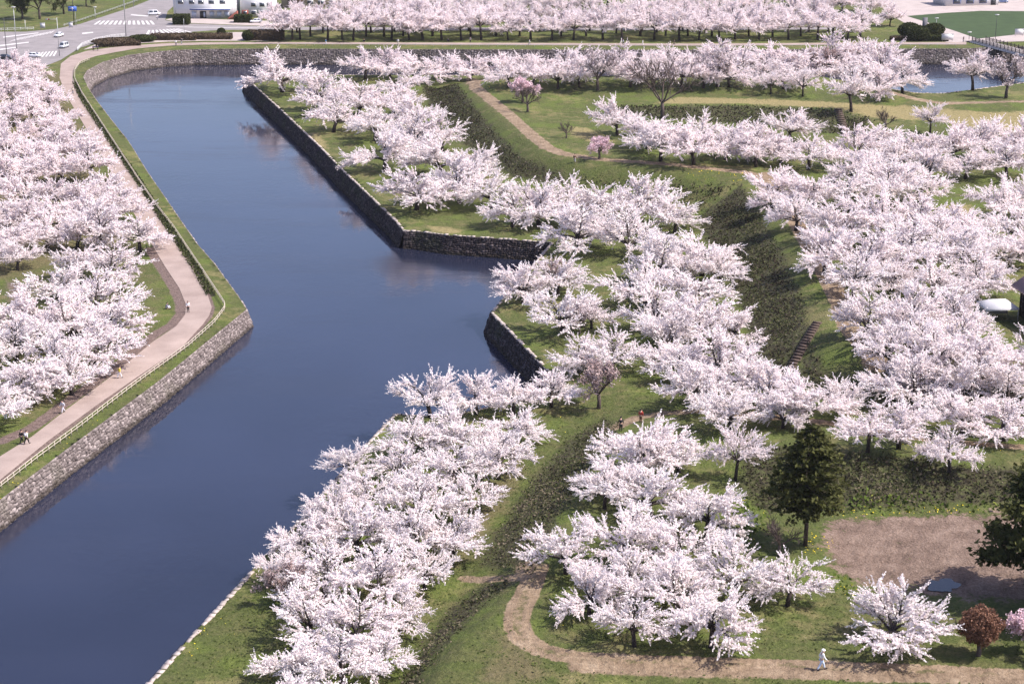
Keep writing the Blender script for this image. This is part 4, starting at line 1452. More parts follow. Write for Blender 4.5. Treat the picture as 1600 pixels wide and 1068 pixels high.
u = rg.normal(0, 1, (n, 3))
u /= np.linalg.norm(u, axis=1)[:, None]
rr = (.30 + .80 * rg.random(n) ** .6) * (1 + .16 * np.sin(u[:, 0] * 7 + 1) * np.cos(u[:, 1] * 6 + u[:, 2] * 4))
q = u * rr[:, None] * np.array([1.85, 1.85, 1.65]) + np.array([0, 0, 3.1])
xl.leaves(q, rg.uniform(.09, .2, n), rg, np.clip(rg.normal(.5, .25, n), 0, 1), 1.3)
place_tree('copper_tree', 'small round reddish brown tree beside the lone cherry at lower right', 'copper tree', [('trunk', cpm), ('twigs', cpt), ('crown', xl.mesh('crown', M['copper_leaf']))], (1528, 1024), 76, 4.9)


def make_fir(seed, H=14.5, Rm=4.8, z0=.27):
    rg = np.random.default_rng(seed)
    tk, nd = MB(), MB()
    tk.tube([[0, 0, -.5], [.05, 0, H * .4], [0, .05, H * .98]], [.27, .2, .03], 7)
    P_, S_, T_, D_ = [], [], [], []
    z = H * z0
    while z < H * .99:
        f = (z - H * z0) / (H * (1 - z0))
        Rz = Rm * (1 - f ** 2.4) * (.62 + .38 * min(1, f * 3.5 + .2)) * rg.uniform(.8, 1.1) + .3
        nb = 7
        a0 = rg.uniform(0, 6.28)
        for k in range(nb):
            az = a0 + 2 * math.pi * k / nb + rg.normal(0, .2)
            L = Rz * rg.uniform(.65, 1.15)
            d = np.array([math.cos(az), math.sin(az), rg.uniform(.0, .35)])
            bp = curve_pts(np.array([0, 0, z + rg.normal(0, .12)]), d, L, -.25, 4, rg, .1)
            tk.tube(bp, [.05, .04, .03, .02, .01], 4, False)
            A = np.array(bp)
            n = int(15 * L)
            t = .12 + .88 * rg.random(n) ** .8
            s = np.minimum((t * 4).astype(int), 3)
            ff = (t * 4 - s)[:, None]
            q = A[s] * (1 - ff) + A[s + 1] * ff
            side = rg.normal(0, 1, (n, 1)) * (.10 + .26 * np.sin(np.pi * np.minimum(t, .95)))[:, None] * L * .5
            q = q + side * np.array([-math.sin(az), math.cos(az), 0]) + rg.normal(0, .07, (n, 3)) - np.array([0, 0, .08])
            P_.append(q)
            S_.append(rg.uniform(.2, .42, n))
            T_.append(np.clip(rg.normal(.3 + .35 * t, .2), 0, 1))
            D_.append(np.repeat(norm(d)[None], n, 0))
        z += H * .034
    nd.leaves(np.concatenate(P_), np.concatenate(S_), rg, np.concatenate(T_), 1.7, .35, np.concatenate(D_))
    return tk.mesh('trunk', M['greybark'], True), nd.mesh('crown', M['needle'])


fir = make_fir(401, 14.5, 4.5, .28)
place_tree('fir_tree', 'tall dark green fir with a bare lower trunk beside the gravel lot', 'fir tree', [('trunk', fir[0]), ('crown', fir[1])], (1258, 852), 192, 14.5)


def make_pine(seed, H=11.0, Rm=6.0):
    rg = np.random.default_rng(seed)
    tk, nd = MB(), MB()
    tk.tube([[0, 0, -.5], [.3, .1, H * .35], [-.1, .2, H * .7], [.1, 0, H * .95]], [.36, .28, .18, .06], 7)
    P_, T_ = [], []
    for k in range(34):
        f = (k + .5) / 34
        z = H * (.22 + .74 * f)
        az = k * 2.4 + rg.normal(0, .3)
        L = Rm * (1 - .72 * f ** 1.2) * rg.uniform(.7, 1.1)
        d = np.array([math.cos(az), math.sin(az), .1])
        bp = curve_pts(np.array([0, 0, z]), d, L, .1, 4, rg, .18)
        tk.tube(bp, [.09, .07, .05, .03, .015], 4, False)
        A = np.array(bp)
        for j in range(7):
            t = .35 + .65 * rg.random()
            s = min(int(t * 4), 3)
            c = A[s] + (A[s + 1] - A[s]) * (t * 4 - s) + rg.normal(0, .35, 3) * np.array([1, 1, .3])
            n = 90
            q = c + rg.normal(0, 1, (n, 3)) * np.array([.55, .55, .2]) + np.array([0, 0, .12])
            P_.append(q)
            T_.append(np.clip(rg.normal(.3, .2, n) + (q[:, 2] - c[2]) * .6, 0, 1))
    nd.leaves(np.concatenate(P_), rg.uniform(.16, .34, sum(len(a) for a in P_)), rg, np.concatenate(T_), 1.8)
    return tk.mesh('trunk', M['greybark'], True), nd.mesh('crown', M['needle'])


pine = make_pine(402)
place_tree('pine_tree', 'broad dark pine at the right edge shading the gravel lot', 'pine tree', [('trunk', pine[0]), ('crown', pine[1])], (1646, 938), 215, 11)
place_tree('pine_tree', 'dark pine behind the broad pine at the right edge', 'pine tree', [('trunk', pine[0]), ('crown', pine[1])], (1690, 985), 150, 11, rz=2)


def leaf_mound(name, label, cat, base, wx_, wy_, h, mat, seed, size=.3, group=None, rz=0.0, n=2200, boxy=False, parent=None):
    rg = np.random.default_rng(seed)
    b_ = MB()
    if boxy:
        b_.box([0, 0, h * .45], [wx_ * .92, wy_ * .85, h * .9])
        q = rg.uniform(-.5, .5, (n, 3))
        ax = rg.integers(0, 3, n)
        sg = np.sign(q[np.arange(n), ax] + 1e-9) * .5
        up_ = ax == 2
        sg[up_] = .5
        q[np.arange(n), ax] = sg
        q = q * np.array([wx_, wy_, h]) + np.array([0, 0, h * .5]) + rg.normal(0, .06, (n, 3))
    else:
        b_.ball([0, 0, h * .48], [wx_ * .46, wy_ * .46, h * .47], 14, 9)
        u = rg.normal(0, 1, (n, 3))
        u /= np.linalg.norm(u, axis=1)[:, None]
        q = u * np.array([wx_, wy_, h]) * .5 * (1 + rg.normal(0, .035, (n, 1))) + np.array([0, 0, h * .5])
        q = q[q[:, 2] > 0]
    b_.leaves(q, rg.uniform(.6, 1.3, len(q)) * size, rg, np.clip(rg.normal(.5, .25, len(q)), 0, 1), 1.2)
    g = G(*base)
    return b_.build(name, mat, None, label=label, cat=cat, group=group, loc=g, rz=rz)


leaf_mound('clipped_bush', 'large round clipped bush left of the grey slab sign', 'bush', (1420, 57), 7.4, 5.5, 4.6, M['hedge'], 1, .4)
leaf_mound('clipped_bush', 'dark round clipped bush in front of the grey slab sign', 'bush', (1434, 64), 7.6, 5, 5.0, M['hedge'], 2, .4)
leaf_mound('clipped_bush', 'round clipped bush right of the grey slab sign', 'bush', (1459, 56), 7, 5, 4.2, M['hedge'], 3, .4)
leaf_mound('clipped_hedge', 'low trimmed hedge below the grey slab sign', 'hedge', (1461, 64), 8, 3, 1.7, M['hedge'], 4, .4, boxy=True)
leaf_mound('azalea_hedge', 'long brownish azalea hedge nearest the road bend', 'hedge', (178, 68), 14, 5, 1.9, M['brownhedge'], 5, .35, rz=.35)
leaf_mound('azalea_hedge', 'low brownish azalea strip in front of the bend hedge', 'hedge', (185, 72), 14, 3, 1.4, M['brownhedge'], 6, .35, rz=.3, boxy=True)
leaf_mound('azalea_hedge', 'oval olive azalea mound between two long hedges', 'hedge', (222, 65), 9, 6, 2.2, M['hedge'], 7, .35)
leaf_mound('azalea_hedge', 'long brownish hedge right of the oval azalea mound', 'hedge', (272, 62), 15, 5, 1.9, M['brownhedge'], 8, .35, boxy=True)
leaf_mound('azalea_hedge', 'straight brown hedge along the plaza beside the round bush', 'hedge', (325, 61), 16, 4, 1.8, M['brownhedge'], 9, .35, boxy=True)
leaf_mound('clipped_bush', 'small round green bush behind the straight brown hedge', 'bush', (346, 56), 2.8, 2.8, 2.6, M['hedge'], 10, .3)
leaf_mound('clipped_bush', 'dark bush cluster at the plaza end beside the avenue', 'bush', (388, 63), 4, 4, 3.2, M['hedge'], 11, .3)
leaf_mound('azalea_hedge', 'reddish brown hedge under the first avenue cherries', 'hedge', (415, 62), 12, 5, 3.0, M['brownhedge'], 12, .35, boxy=True)
leaf_mound('shop_hedge', 'dark hedge at the left corner of the white shop', 'hedge', (284, 38), 5.5, 5, 3.4, M['hedge'], 13, .35, boxy=True)
leaf_mound('shop_hedge', 'reddish hedge behind the dark hedge beside the white shop', 'hedge', (286, 27), 5, 5, 4, M['brownhedge'], 14, .35)
leaf_mound('shop_hedge', 'dark hedge between the two white shops', 'hedge', (380, 35), 6, 4, 2.6, M['hedge'], 15, .35, boxy=True)
leaf_mound('azalea_hedge', 'low brown hedge at the end of the avenue', 'hedge', (1406, 63), 6, 3, 1.1, M['brownhedge'], 16, .35, boxy=True)
dk = make_bare(306, M['greybark'], M['hedge'], 9000, 5.5, 8.5, .5, 1.0, .03)
DK = [('trunk', dk[0]), ('twigs', dk[1]), ('crown', dk[2])]
for i, (b_, hpx, lab) in enumerate((((35, 30), 52, 'dark evergreen tree at the left end of the park beyond the road'), ((62, 30), 58, 'tall dark evergreen tree in the middle of the park beyond the road'),
                                    ((100, 22), 48, 'dark evergreen tree behind the blue road sign'), ((135, 10), 36, 'far dark evergreen tree at the upper edge beside the road'))):
    place_tree('evergreen_tree', lab, 'evergreen tree', DK, b_, hpx, 8.2, 'dark trees in the park beyond the road', i * 1.3)

# ------------------------------------------------------------------ fence along the moat path
def fence(label, line, post_gap=2.0, h=.95, mat=M['fence'], rails=(.92, .5), name='rail_fence', pr=.055, rr_=.05, cat='fence', group=None):
    t = thing(name, label, cat, line[0], 0, group)
    o = np.array(line[0])
    L = np.array(line)
    s = np.concatenate([[0], np.cumsum(np.linalg.norm(np.diff(L[:, :2], axis=0), axis=1))])
    n = int(s[-1] / post_gap)
    me_ = None
    pts_ = []
    for k in range(n + 1):
        d = k * post_gap
        x, y = np.interp(d, s, L[:, 0]), np.interp(d, s, L[:, 1])
        pts_.append(np.array([x, y, get_z(x, y)]))
    pm = MB()
    pm.tube([[0, 0, -.1], [0, 0, h]], pr, 6)
    pmesh = pm.mesh('post', mat)
    for p in pts_[:300]:
        c = link('post', pmesh, t)
        c.location = [float(v) for v in p - o]
    for z in rails:
        rm = MB()
        rm.tube([p - o + np.array([0, 0, z]) for p in pts_], rr_, 5)
        rm.build('rail', mat, t)
    return t


fence('pale bamboo rail fence following the moat side of the pink path', densify(Gl(FEN), 2), 1.6, 1.0, M['fence'], (.95, .55), pr=.06, rr_=.052)
fence('white guard fence along the road bend beside the azalea hedges', densify(Gl([(121, 80), (128, 73), (150, 65), (175, 60), (197, 57.5)]), 2), 1.3, 1.2, M['whitemetal'], (1.15, .75, .35), 'guard_fence', .07, .06)
fence('low white fence at the left edge before the park', densify(Gl([(-60, 51), (0, 49), (58, 47)]), 2), 2.2, 1.1, M['whitemetal'], (1.0, .5), 'guard_fence', .07, .06)
fence('grey guard rail along the street climbing away beside the park', densify(Gl([(100, 42), (125, 34), (160, 22), (200, 8), (222, 0)]), 2), 3.0, .9, M['greymetal'], (.85, .5), 'guard_rail', .06, .06)
fence('thin grey fence between the far path and the moat wall', densify(Gl([(420, 72), (700, 73), (1100, 74.5), (1400, 73), (1500, 72)]), 4), 3.0, .8, M['greymetal'], (.75,), 'rail_fence', .05, .05)

# ------------------------------------------------------------------ log stairs on the slopes
def stairs(label, a, b, n, w=1.5):
    A, B = G(*a), G(*b)
    t = thing('log_stairs', label, 'stairs', A)
    d = B - A
    ang = math.atan2(d[1], d[0]) + math.pi / 2
    sb = MB()
    sb.box([0, 0, 0], [w, .34, .30])
    sme = sb.mesh('step', M['step'])
    tr = MB()
    for k in range(n):
        q = A + d * (k + .5) / n
        z = get_z(q[0], q[1])
        c = link('step', sme, t)
        c.location = (q[0] - A[0], q[1] - A[1], z + .40 - A[2])
        c.rotation_euler = (0, 0, ang)
    Lr = [np.array([A[0] + d[0] * f, A[1] + d[1] * f, get_z(A[0] + d[0] * f, A[1] + d[1] * f) + .28]) - A for f in np.linspace(-.02, 1.02, 20)]
    sd = np.array([math.cos(ang), math.sin(ang), 0]) * w * .62
    V, Qs = [], []
    for i, p in enumerate(Lr):
        V += [p - sd, p + sd, p + sd - np.array([0, 0, 1.2]), p - sd - np.array([0, 0, 1.2])]
        if i:
            o = 4 * i
            Qs += [[o - 4, o - 3, o + 1, o], [o - 3, o - 2, o + 2, o + 1], [o - 1, o - 4, o, o + 3]]
    tr.add(V, Qs)
    tr.build('earth_bed', plain('trodden_earth', (.065, .048, .036), .95, .3, 2), t)


stairs('log stairs climbing the shrubby slope behind the terrace cherries', (1277, 506), (1238, 574), 16, 1.15)
stairs('log stairs on the dark meadow slope below the lone white cherry', (1309, 172), (1322, 212), 12, 1.5)

# ------------------------------------------------------------------ wooden bridge
BA, BB = G(1529, 66), P(1720, 117, 1.4)
BA[2] = 1.9
BB[2] = 1.9
bd = BB - BA
BL = float(np.linalg.norm(bd[:2]))
bang = math.atan2(bd[1], bd[0])
br = thing('wooden_bridge', 'dark wooden footbridge with white beam ends crossing the far moat', 'bridge', BA, bang)
m_ = MB(); m_.box([BL / 2, 0, 0], [BL, 5.4, .3]); m_.build('deck', M['deck'], br)
m_ = MB()
for s in (-1, 1):
    m_.box([BL / 2, s * 2.2, -.5], [BL, .4, .6])
m_.build('girder', M['wood'], br)
m_ = MB()
nb_ = int(BL / 1.5)
m_.box([0, 0, -.3], [.5, 7.0, .42])
bem = m_.mesh('beam_end', M['palewood'])
for k in range(nb_):
    c = link('beam', bem, br)
    c.location = ((k + .5) * BL / nb_, 0, 0)
pm = MB(); pm.box([0, 0, .6], [.2, .2, 1.2]); pm.ball([0, 0, 1.25], [.12, .12, .16], 8, 5)
pme = pm.mesh('railing_post', M['darkwood'])
for s in (-1, 1):
    for k in range(int(BL / 2.4) + 1):
        c = link('railing_post', pme, br)
        c.location = (k * 2.4 + .2, s * 2.5, .1)
    for z in (.4, .75, 1.05):
        r_ = MB(); r_.box([BL / 2, s * 2.5, z], [BL, .12, .14]); r_.build('railing', M['darkwood'], br)
for k in (1, 2, 3):
    for s in (-1.8, 0, 1.8):
        r_ = MB(); r_.tube([[BL * k / 4, s, -5.8], [BL * k / 4, s, -.3]], .22, 8); r_.build('pier', M['wood'], br)
    r_ = MB(); r_.box([BL * k / 4, 0, -.9], [.35, 5, .35]); r_.build('crossbeam', M['wood'], br)
ab = thing('bridge_abutment', 'dark stone abutment under the near end of the wooden bridge', 'abutment', (BA[0], BA[1], 0), bang)
m_ = MB(); m_.box([-1.2, 0, -1.6], [5, 8.5, 6.2], taper=.86); m_.build('abutment_block', M['darkstone'], ab)

# ------------------------------------------------------------------ buildings
def facing_box(p_left, p_right, depth):
    """ground line from two pixels; returns origin, angle, width (x along the front, +y away)"""
    a, b = G(*p_left), G(*p_right)
    d = b - a
    return a, math.atan2(d[1], d[0]), float(np.linalg.norm(d[:2]))


def panel(name, mat, parent, c, s, proud=0):
    m__ = MB(); m__.box(c, s)
    return m__.build(name, mat, parent)


a, ang, w = facing_box((272, 29), (368, 29), 12)
sh = thing('white_shop', 'white two-storey shop with a dark door and red brick stair', 'shop', a, ang)
panel('wall', M['wall_white'], sh, [w / 2, 6, 4.2], [w, 12, 8.4])
panel('roof', M['greymetal'], sh, [w / 2, 6, 8.6], [w + .8, 12.8, .3])
panel('canopy', M['wall_white'], sh, [w * .60, -.7, 3.5], [w * .66, 1.5, .35])
panel('canopy_trim', M['bluetrim'], sh, [w * .60, -1.5, 3.42], [w * .66, .12, .5])
d_ = panel('door', M['darkmetal'], sh, [w * .475, -.06, 1.35], [2.3, .12, 2.6])
panel('door_pane', M['blueglass'], d_, [w * .475 + .5, -.14, 1.45], [.7, .06, 1.9])
for k, x in enumerate((.33, .62, .74, .86)):
    f = panel('window', M['whitemetal'], sh, [w * x, -.06, 1.6], [1.9, .14, 2.2])
    panel('pane', M['blueglass'], f, [w * x, -.15, 1.6], [1.6, .06, 1.9])
for k, x in enumerate((.12, .3, .45, .62, .8)):
    f = panel('window', M['whitemetal'], sh, [w * x, -.06, 5.9], [2.2, .14, 1.5])
    panel('pane', M['glass'], f, [w * x, -.15, 5.9], [1.9, .06, 1.2])
st_ = MB()
for k in range(8):
    st_.box([w * .9 + k * .45, -1.6, .18 + k * .18], [.46, 2.2, .36 + k * .36])
st_.build('brick_stair', M['brick'], sh)
a, ang, w = facing_box((376, 27), (428, 27), 10)
sh2 = thing('white_house', 'narrow white building with a dark recessed entrance beside the avenue', 'building', a, ang)
panel('wall', M['wall_white'], sh2, [w / 2, 5, 4], [w, 10, 8])
panel('roof', M['greymetal'], sh2, [w / 2, 5, 8.15], [w + .6, 10.6, .3])
d_ = panel('door', M['brick'], sh2, [w * .14, -.06, 1.3], [2.4, .12, 2.5])
panel('door_pane', M['glass'], d_, [w * .14, -.15, 1.5], [1.2, .06, 1.6])
for x in (.4, .66, .88):
    for z in (1.7, 4.6):
        f = panel('window', M['whitemetal'], sh2, [w * x, -.06, z], [2.0, .14, 1.6])
        panel('pane', M['glass'], f, [w * x, -.15, z], [1.7, .06, 1.3])
a, ang, w = facing_box((440, 12), (540, 12), 10)
sh3 = thing('beige_house', 'beige and brown building rising behind the avenue cherries', 'building', a, ang)
panel('wall', M['wall_beige'], sh3, [w / 2, 5, 4], [w, 10, 8])
panel('side_wing', M['wall_brown'], sh3, [w * .22, -1.0, 3.4], [w * .22, 2, 6.8])
panel('roof', M['darkmetal'], sh3, [w / 2, 5, 8.2], [w + 1, 11, .4])
for x in (.45, .62, .8):
    for z in (2, 5):
        f = panel('window', M['whitemetal'], sh3, [w * x, -.06, z], [2.4, .14, 1.5])
        panel('pane', M['glass'], f, [w * x, -.15, z], [2.1, .06, 1.2])
a, ang, w = facing_box((1478, 10), (1560, 8), 10)
sh4 = thing('white_hall', 'white flat-roofed building beyond the lawn', 'building', a, ang)
panel('wall', M['wall_white'], sh4, [w / 2, 6, 3], [w, 12, 6])
panel('roof', M['greymetal'], sh4, [w / 2, 6, 6.15], [w + .6, 12.6, .3])
for x in (.2, .45, .7):
    f = panel('window', M['bluetrim'], sh4, [w * x, -.06, 1.8], [3.2, .14, 2.0])
    panel('pane', M['glass'], f, [w * x, -.15, 1.8], [2.8, .06, 1.6])
panel('door', M['darkmetal'], sh4, [w * .9, -.06, 1.3], [2.0, .12, 2.5])
# far town row at the upper edge
for i, (x0, x1, yb, hh, mt, lab) in enumerate(((590, 660, -3, 8, 'wall_white', 'white house behind the avenue near the upper edge'), (690, 760, -2, 8, 'wall_white', 'white building with grey roof behind the middle avenue'),
                                             (960, 1040, -4, 7, 'wall_beige', 'beige house behind the avenue at the upper edge'), (1180, 1260, -4, 7, 'wall_white', 'white low house behind the right avenue'))):
    a, ang, w = facing_box((x0, yb), (x1, yb), 10)
    hs = thing('far_house', lab, 'house', a, ang, 'houses behind the avenue')
    panel('wall', M[mt], hs, [w / 2, 5, hh / 2], [w, 10, hh])
    panel('roof', M['greymetal'], hs, [w / 2, 5, hh + .2], [w + 1, 11, .4])
    for x in (.2, .5, .8):
        f = panel('window', M['whitemetal'], hs, [w * x, -.06, 2.4], [2.4, .14, 1.6])
        panel('pane', M['glass'], f, [w * x, -.15, 2.4], [2.1, .06, 1.3])

# storehouse with mauve roof at the right edge (gable facing the viewer side)
a = G(1594, 528)
a[0] += 4.4
st = thing('storehouse', 'dark timber storehouse with a mauve metal roof at the right edge', 'storehouse', a, .12)
panel('wall', M['darkwood'], st, [4.2, 6, 2.3], [8.4, 12, 4.6])
pb = MB()
for k in range(14):
    pb.box([-.04, .45 + k * .85, 2.25], [.10, .10, 4.4])
    pb.box([.3 + k * .6, -.04, 2.25], [.10, .10, 4.4])
pb.build('batten', M['darkwood'], st, kind='stuff')
rf = MB()
for (x0, x1, z0, z1) in ((-1.1, 4.2, 4.3, 8.0), (9.5, 4.2, 4.3, 8.0)):
    rf.add([[x0, -1, z0], [x0, 13, z0], [x1, 13, z1], [x1, -1, z1], [x0, -1, z0 + .22], [x0, 13, z0 + .22], [x1, 13, z1 + .22], [x1, -1, z1 + .22]],
           [[0, 1, 2, 3], [7, 6, 5, 4], [0, 4, 5, 1], [1, 5, 6, 2], [2, 6, 7, 3], [3, 7, 4, 0]])
ro = rf.build('roof', M['roofmauve'], st)
sm_ = MB()
for k in range(33):
    y = -.9 + k * .43
    L_ = math.hypot(5.3, 3.7)
    sm_.tube([[-1.1, y, 4.55], [4.2, y, 8.25]], .05, 4)
sm_.build('roof_seam', M['roofmauve'], ro, kind='stuff')
# white marquee beside it
a = G(1540, 505)
tn = thing('white_marquee', 'white canvas marquee roof beside the dark storehouse', 'marquee', a, .1)
cv = MB()
cv.add([[0, 0, 2.2], [5, 0, 2.2], [5, 4.4, 2.2], [0, 4.4, 2.2], [1.4, 2.2, 3.1], [3.6, 2.2, 3.1], [0, 0, 1.9], [5, 0, 1.9], [5, 4.4, 1.9], [0, 4.4, 1.9]],
       [[0, 1, 5, 4], [2, 3, 4, 5], [6, 7, 1, 0], [7, 8, 2, 1], [8, 9, 3, 2], [9, 6, 0, 3]], [[1, 2, 5], [3, 0, 4]])
cv.build('canopy', M['canvas'], tn)
cv = MB(); cv.box([2.5, 4.38, 1.1], [5, .05, 1.9]); cv.build('side_wall', M['canvas'], tn)
for x in (.08, 4.92):
    for y in (.08, 4.32):
        l_ = MB(); l_.tube([[x, y, -.2], [x, y, 2.2]], .05, 6); l_.build('leg', M['greymetal'], tn)

# ------------------------------------------------------------------ poles, signs
def pole(label, base, top_px, r=.12, arm=None, mat='greymetal', name='utility_pole', cat='pole', head=None, group=None):
    g = G(*base)
    h = max(2.0, (base[1] - top_px) / (scale_at(g) * .97))
    t = thing(name, label, cat, g, 0, group)
    b_ = MB(); b_.tube([[0, 0, -.3], [0, 0, h]], [r, r * .7], 8); b_.build('post', M[mat], t)
    if arm:
        for (z, l, dx) in arm:
            b_ = MB(); b_.box([dx, 0, h + z], [l, .12, .12]); b_.build('crossarm', M[mat], t)
    if head == 'lamp':
        b_ = MB(); b_.box([0, 0, h + .05], [1.3, .5, .22]); hd = b_.build('lamp_head', M['whitemetal'], t)
        b_ = MB(); b_.box([0, 0, h - .09], [1.1, .4, .06]); b_.build('lens', M['lamp_glass'], hd)
    if head == 'sign':
        b_ = MB(); b_.box([-.9, -.15, h - 1.2], [3.0, .12, 1.7]); sg = b_.build('sign_board', M['signblue'], t)
        b_ = MB(); b_.box([-.9, -.23, h - 1.2], [.25, .02, 1.2]); b_.box([-1.2, -.23, h - 1.0], [1.6, .02, .2]); b_.build('arrow_mark', M['whitemetal'], sg)
    if head == 'signal':
        b_ = MB(); b_.box([-1.7, 0, h - .5], [3.4, .12, .12]); b_.build('mast_arm', M[mat], t)
        b_ = MB(); b_.box([-2.9, -.12, h - .5], [1.25, .28, .5]); hd = b_.build('signal_head', M['darkmetal'], t)
        for k, mm in enumerate(('lamp_glass', 'lamp_glass', 'red_lens')):
            b_ = MB(); b_.ball([-3.3 + k * .4, -.28, h - .5], [.15, .05, .15], 8, 5); b_.build('lens', M[mm], hd)
    return t


pole('tall grey street pole near the left edge of the junction', (26, 76), 14, .14, head='lamp', name='street_lamp', cat='street lamp')
pole('dark pole with two cross arms at the far left edge', (11, 92), 31, .13, [(-.3, 7, 0), (-1.5, 3, 0)], 'darkmetal')
pole('pale pole beside the silver car at the junction', (93, 88), 30, .13, head='signal', name='traffic_light', cat='traffic light')
pole('very tall grey pole rising out of the upper edge behind the hedges', (197, 57), -40, .16, [(-.4, 3, 0)])
pole('dark utility pole carrying the blue road sign', (116, 40), -20, .16, [(-.4, 3, 0)], 'darkmetal')
pole('blue direction sign on an arm beside the dark utility pole', (119, 41), 10, .10, head='sign', name='road_sign', cat='road sign')
pole('tall utility pole at the left corner of the white shop', (275, 38), -30, .15, [(-.4, 3, 0)])
pole('thin pole on the plaza in front of the white shop', (288, 52), 30, .08, name='sign_post', cat='post')
pole('slim white post beside the climbing street', (149, 28), 12, .12, mat='whitemetal', head='lamp', name='street_lamp', cat='street lamp')
pole('short white post before the park grass', (40, 47), 32, .10, mat='whitemetal', name='sign_post', cat='post')
pole('distant pole at the upper edge beside the climbing street', (209, 11), -20, .12)
pole('dark lamp post with a pale head beside the lawn', (1555, 62), 25, .10, mat='darkmetal', head='lamp', name='street_lamp', cat='street lamp')
pole('small lamp post near the left corner of the lawn', (1463, 38), 29, .10, mat='whitemetal', head='lamp', name='street_lamp', cat='street lamp')
pole('short lamp post at the approach of the wooden bridge', (1514, 62), 51, .10, mat='darkmetal', head='lamp', name='street_lamp', cat='street lamp')


def board(label, base, w, h, mat, name='notice_board', cat='notice board', z0=.5, frame=True):
    g = G(*base)
    t = thing(name, label, cat, g)
    for x in (-w * .42, w * .42):
        b_ = MB(); b_.tube([[x, 0, -.2], [x, 0, z0 + h]], .06, 6); b_.build('leg', M['greymetal'], t)
    b_ = MB(); b_.box([0, -.08, z0 + h / 2], [w, .1, h]); b_.build('panel', M[mat], t)
    b_ = MB(); b_.box([0, -.08, z0 + h + .05], [w + .2, .25, .1]); b_.build('cap', M['greymetal'], t)


board('white notice board beside the bridge approach', (1480, 65), 3.9, 2.0, 'whitemetal')
board('white board at the right edge of the lawn', (1592, 57), 3.0, 2.0, 'whitemetal')
board('small white sign board at the park edge by the junction', (67, 46), 1.7, 1.8, 'whitemetal', z0=.4)
board('small white box sign beside the guard rail', (111, 44), 1.4, 1.7, 'whitemetal', z0=.3)
g = G(1444, 55)
sl = thing('slab_sign', 'tall grey slab sign standing among the round clipped bushes', 'slab sign', g)
b_ = MB(); b_.box([0, 0, 2.9], [1.6, .5, 6.0]); b_.build('slab', M['slate'], sl)
b_ = MB(); b_.box([0, 0, .1], [2.2, 1.1, .4]); b_.build('plinth', M['coping'], sl)

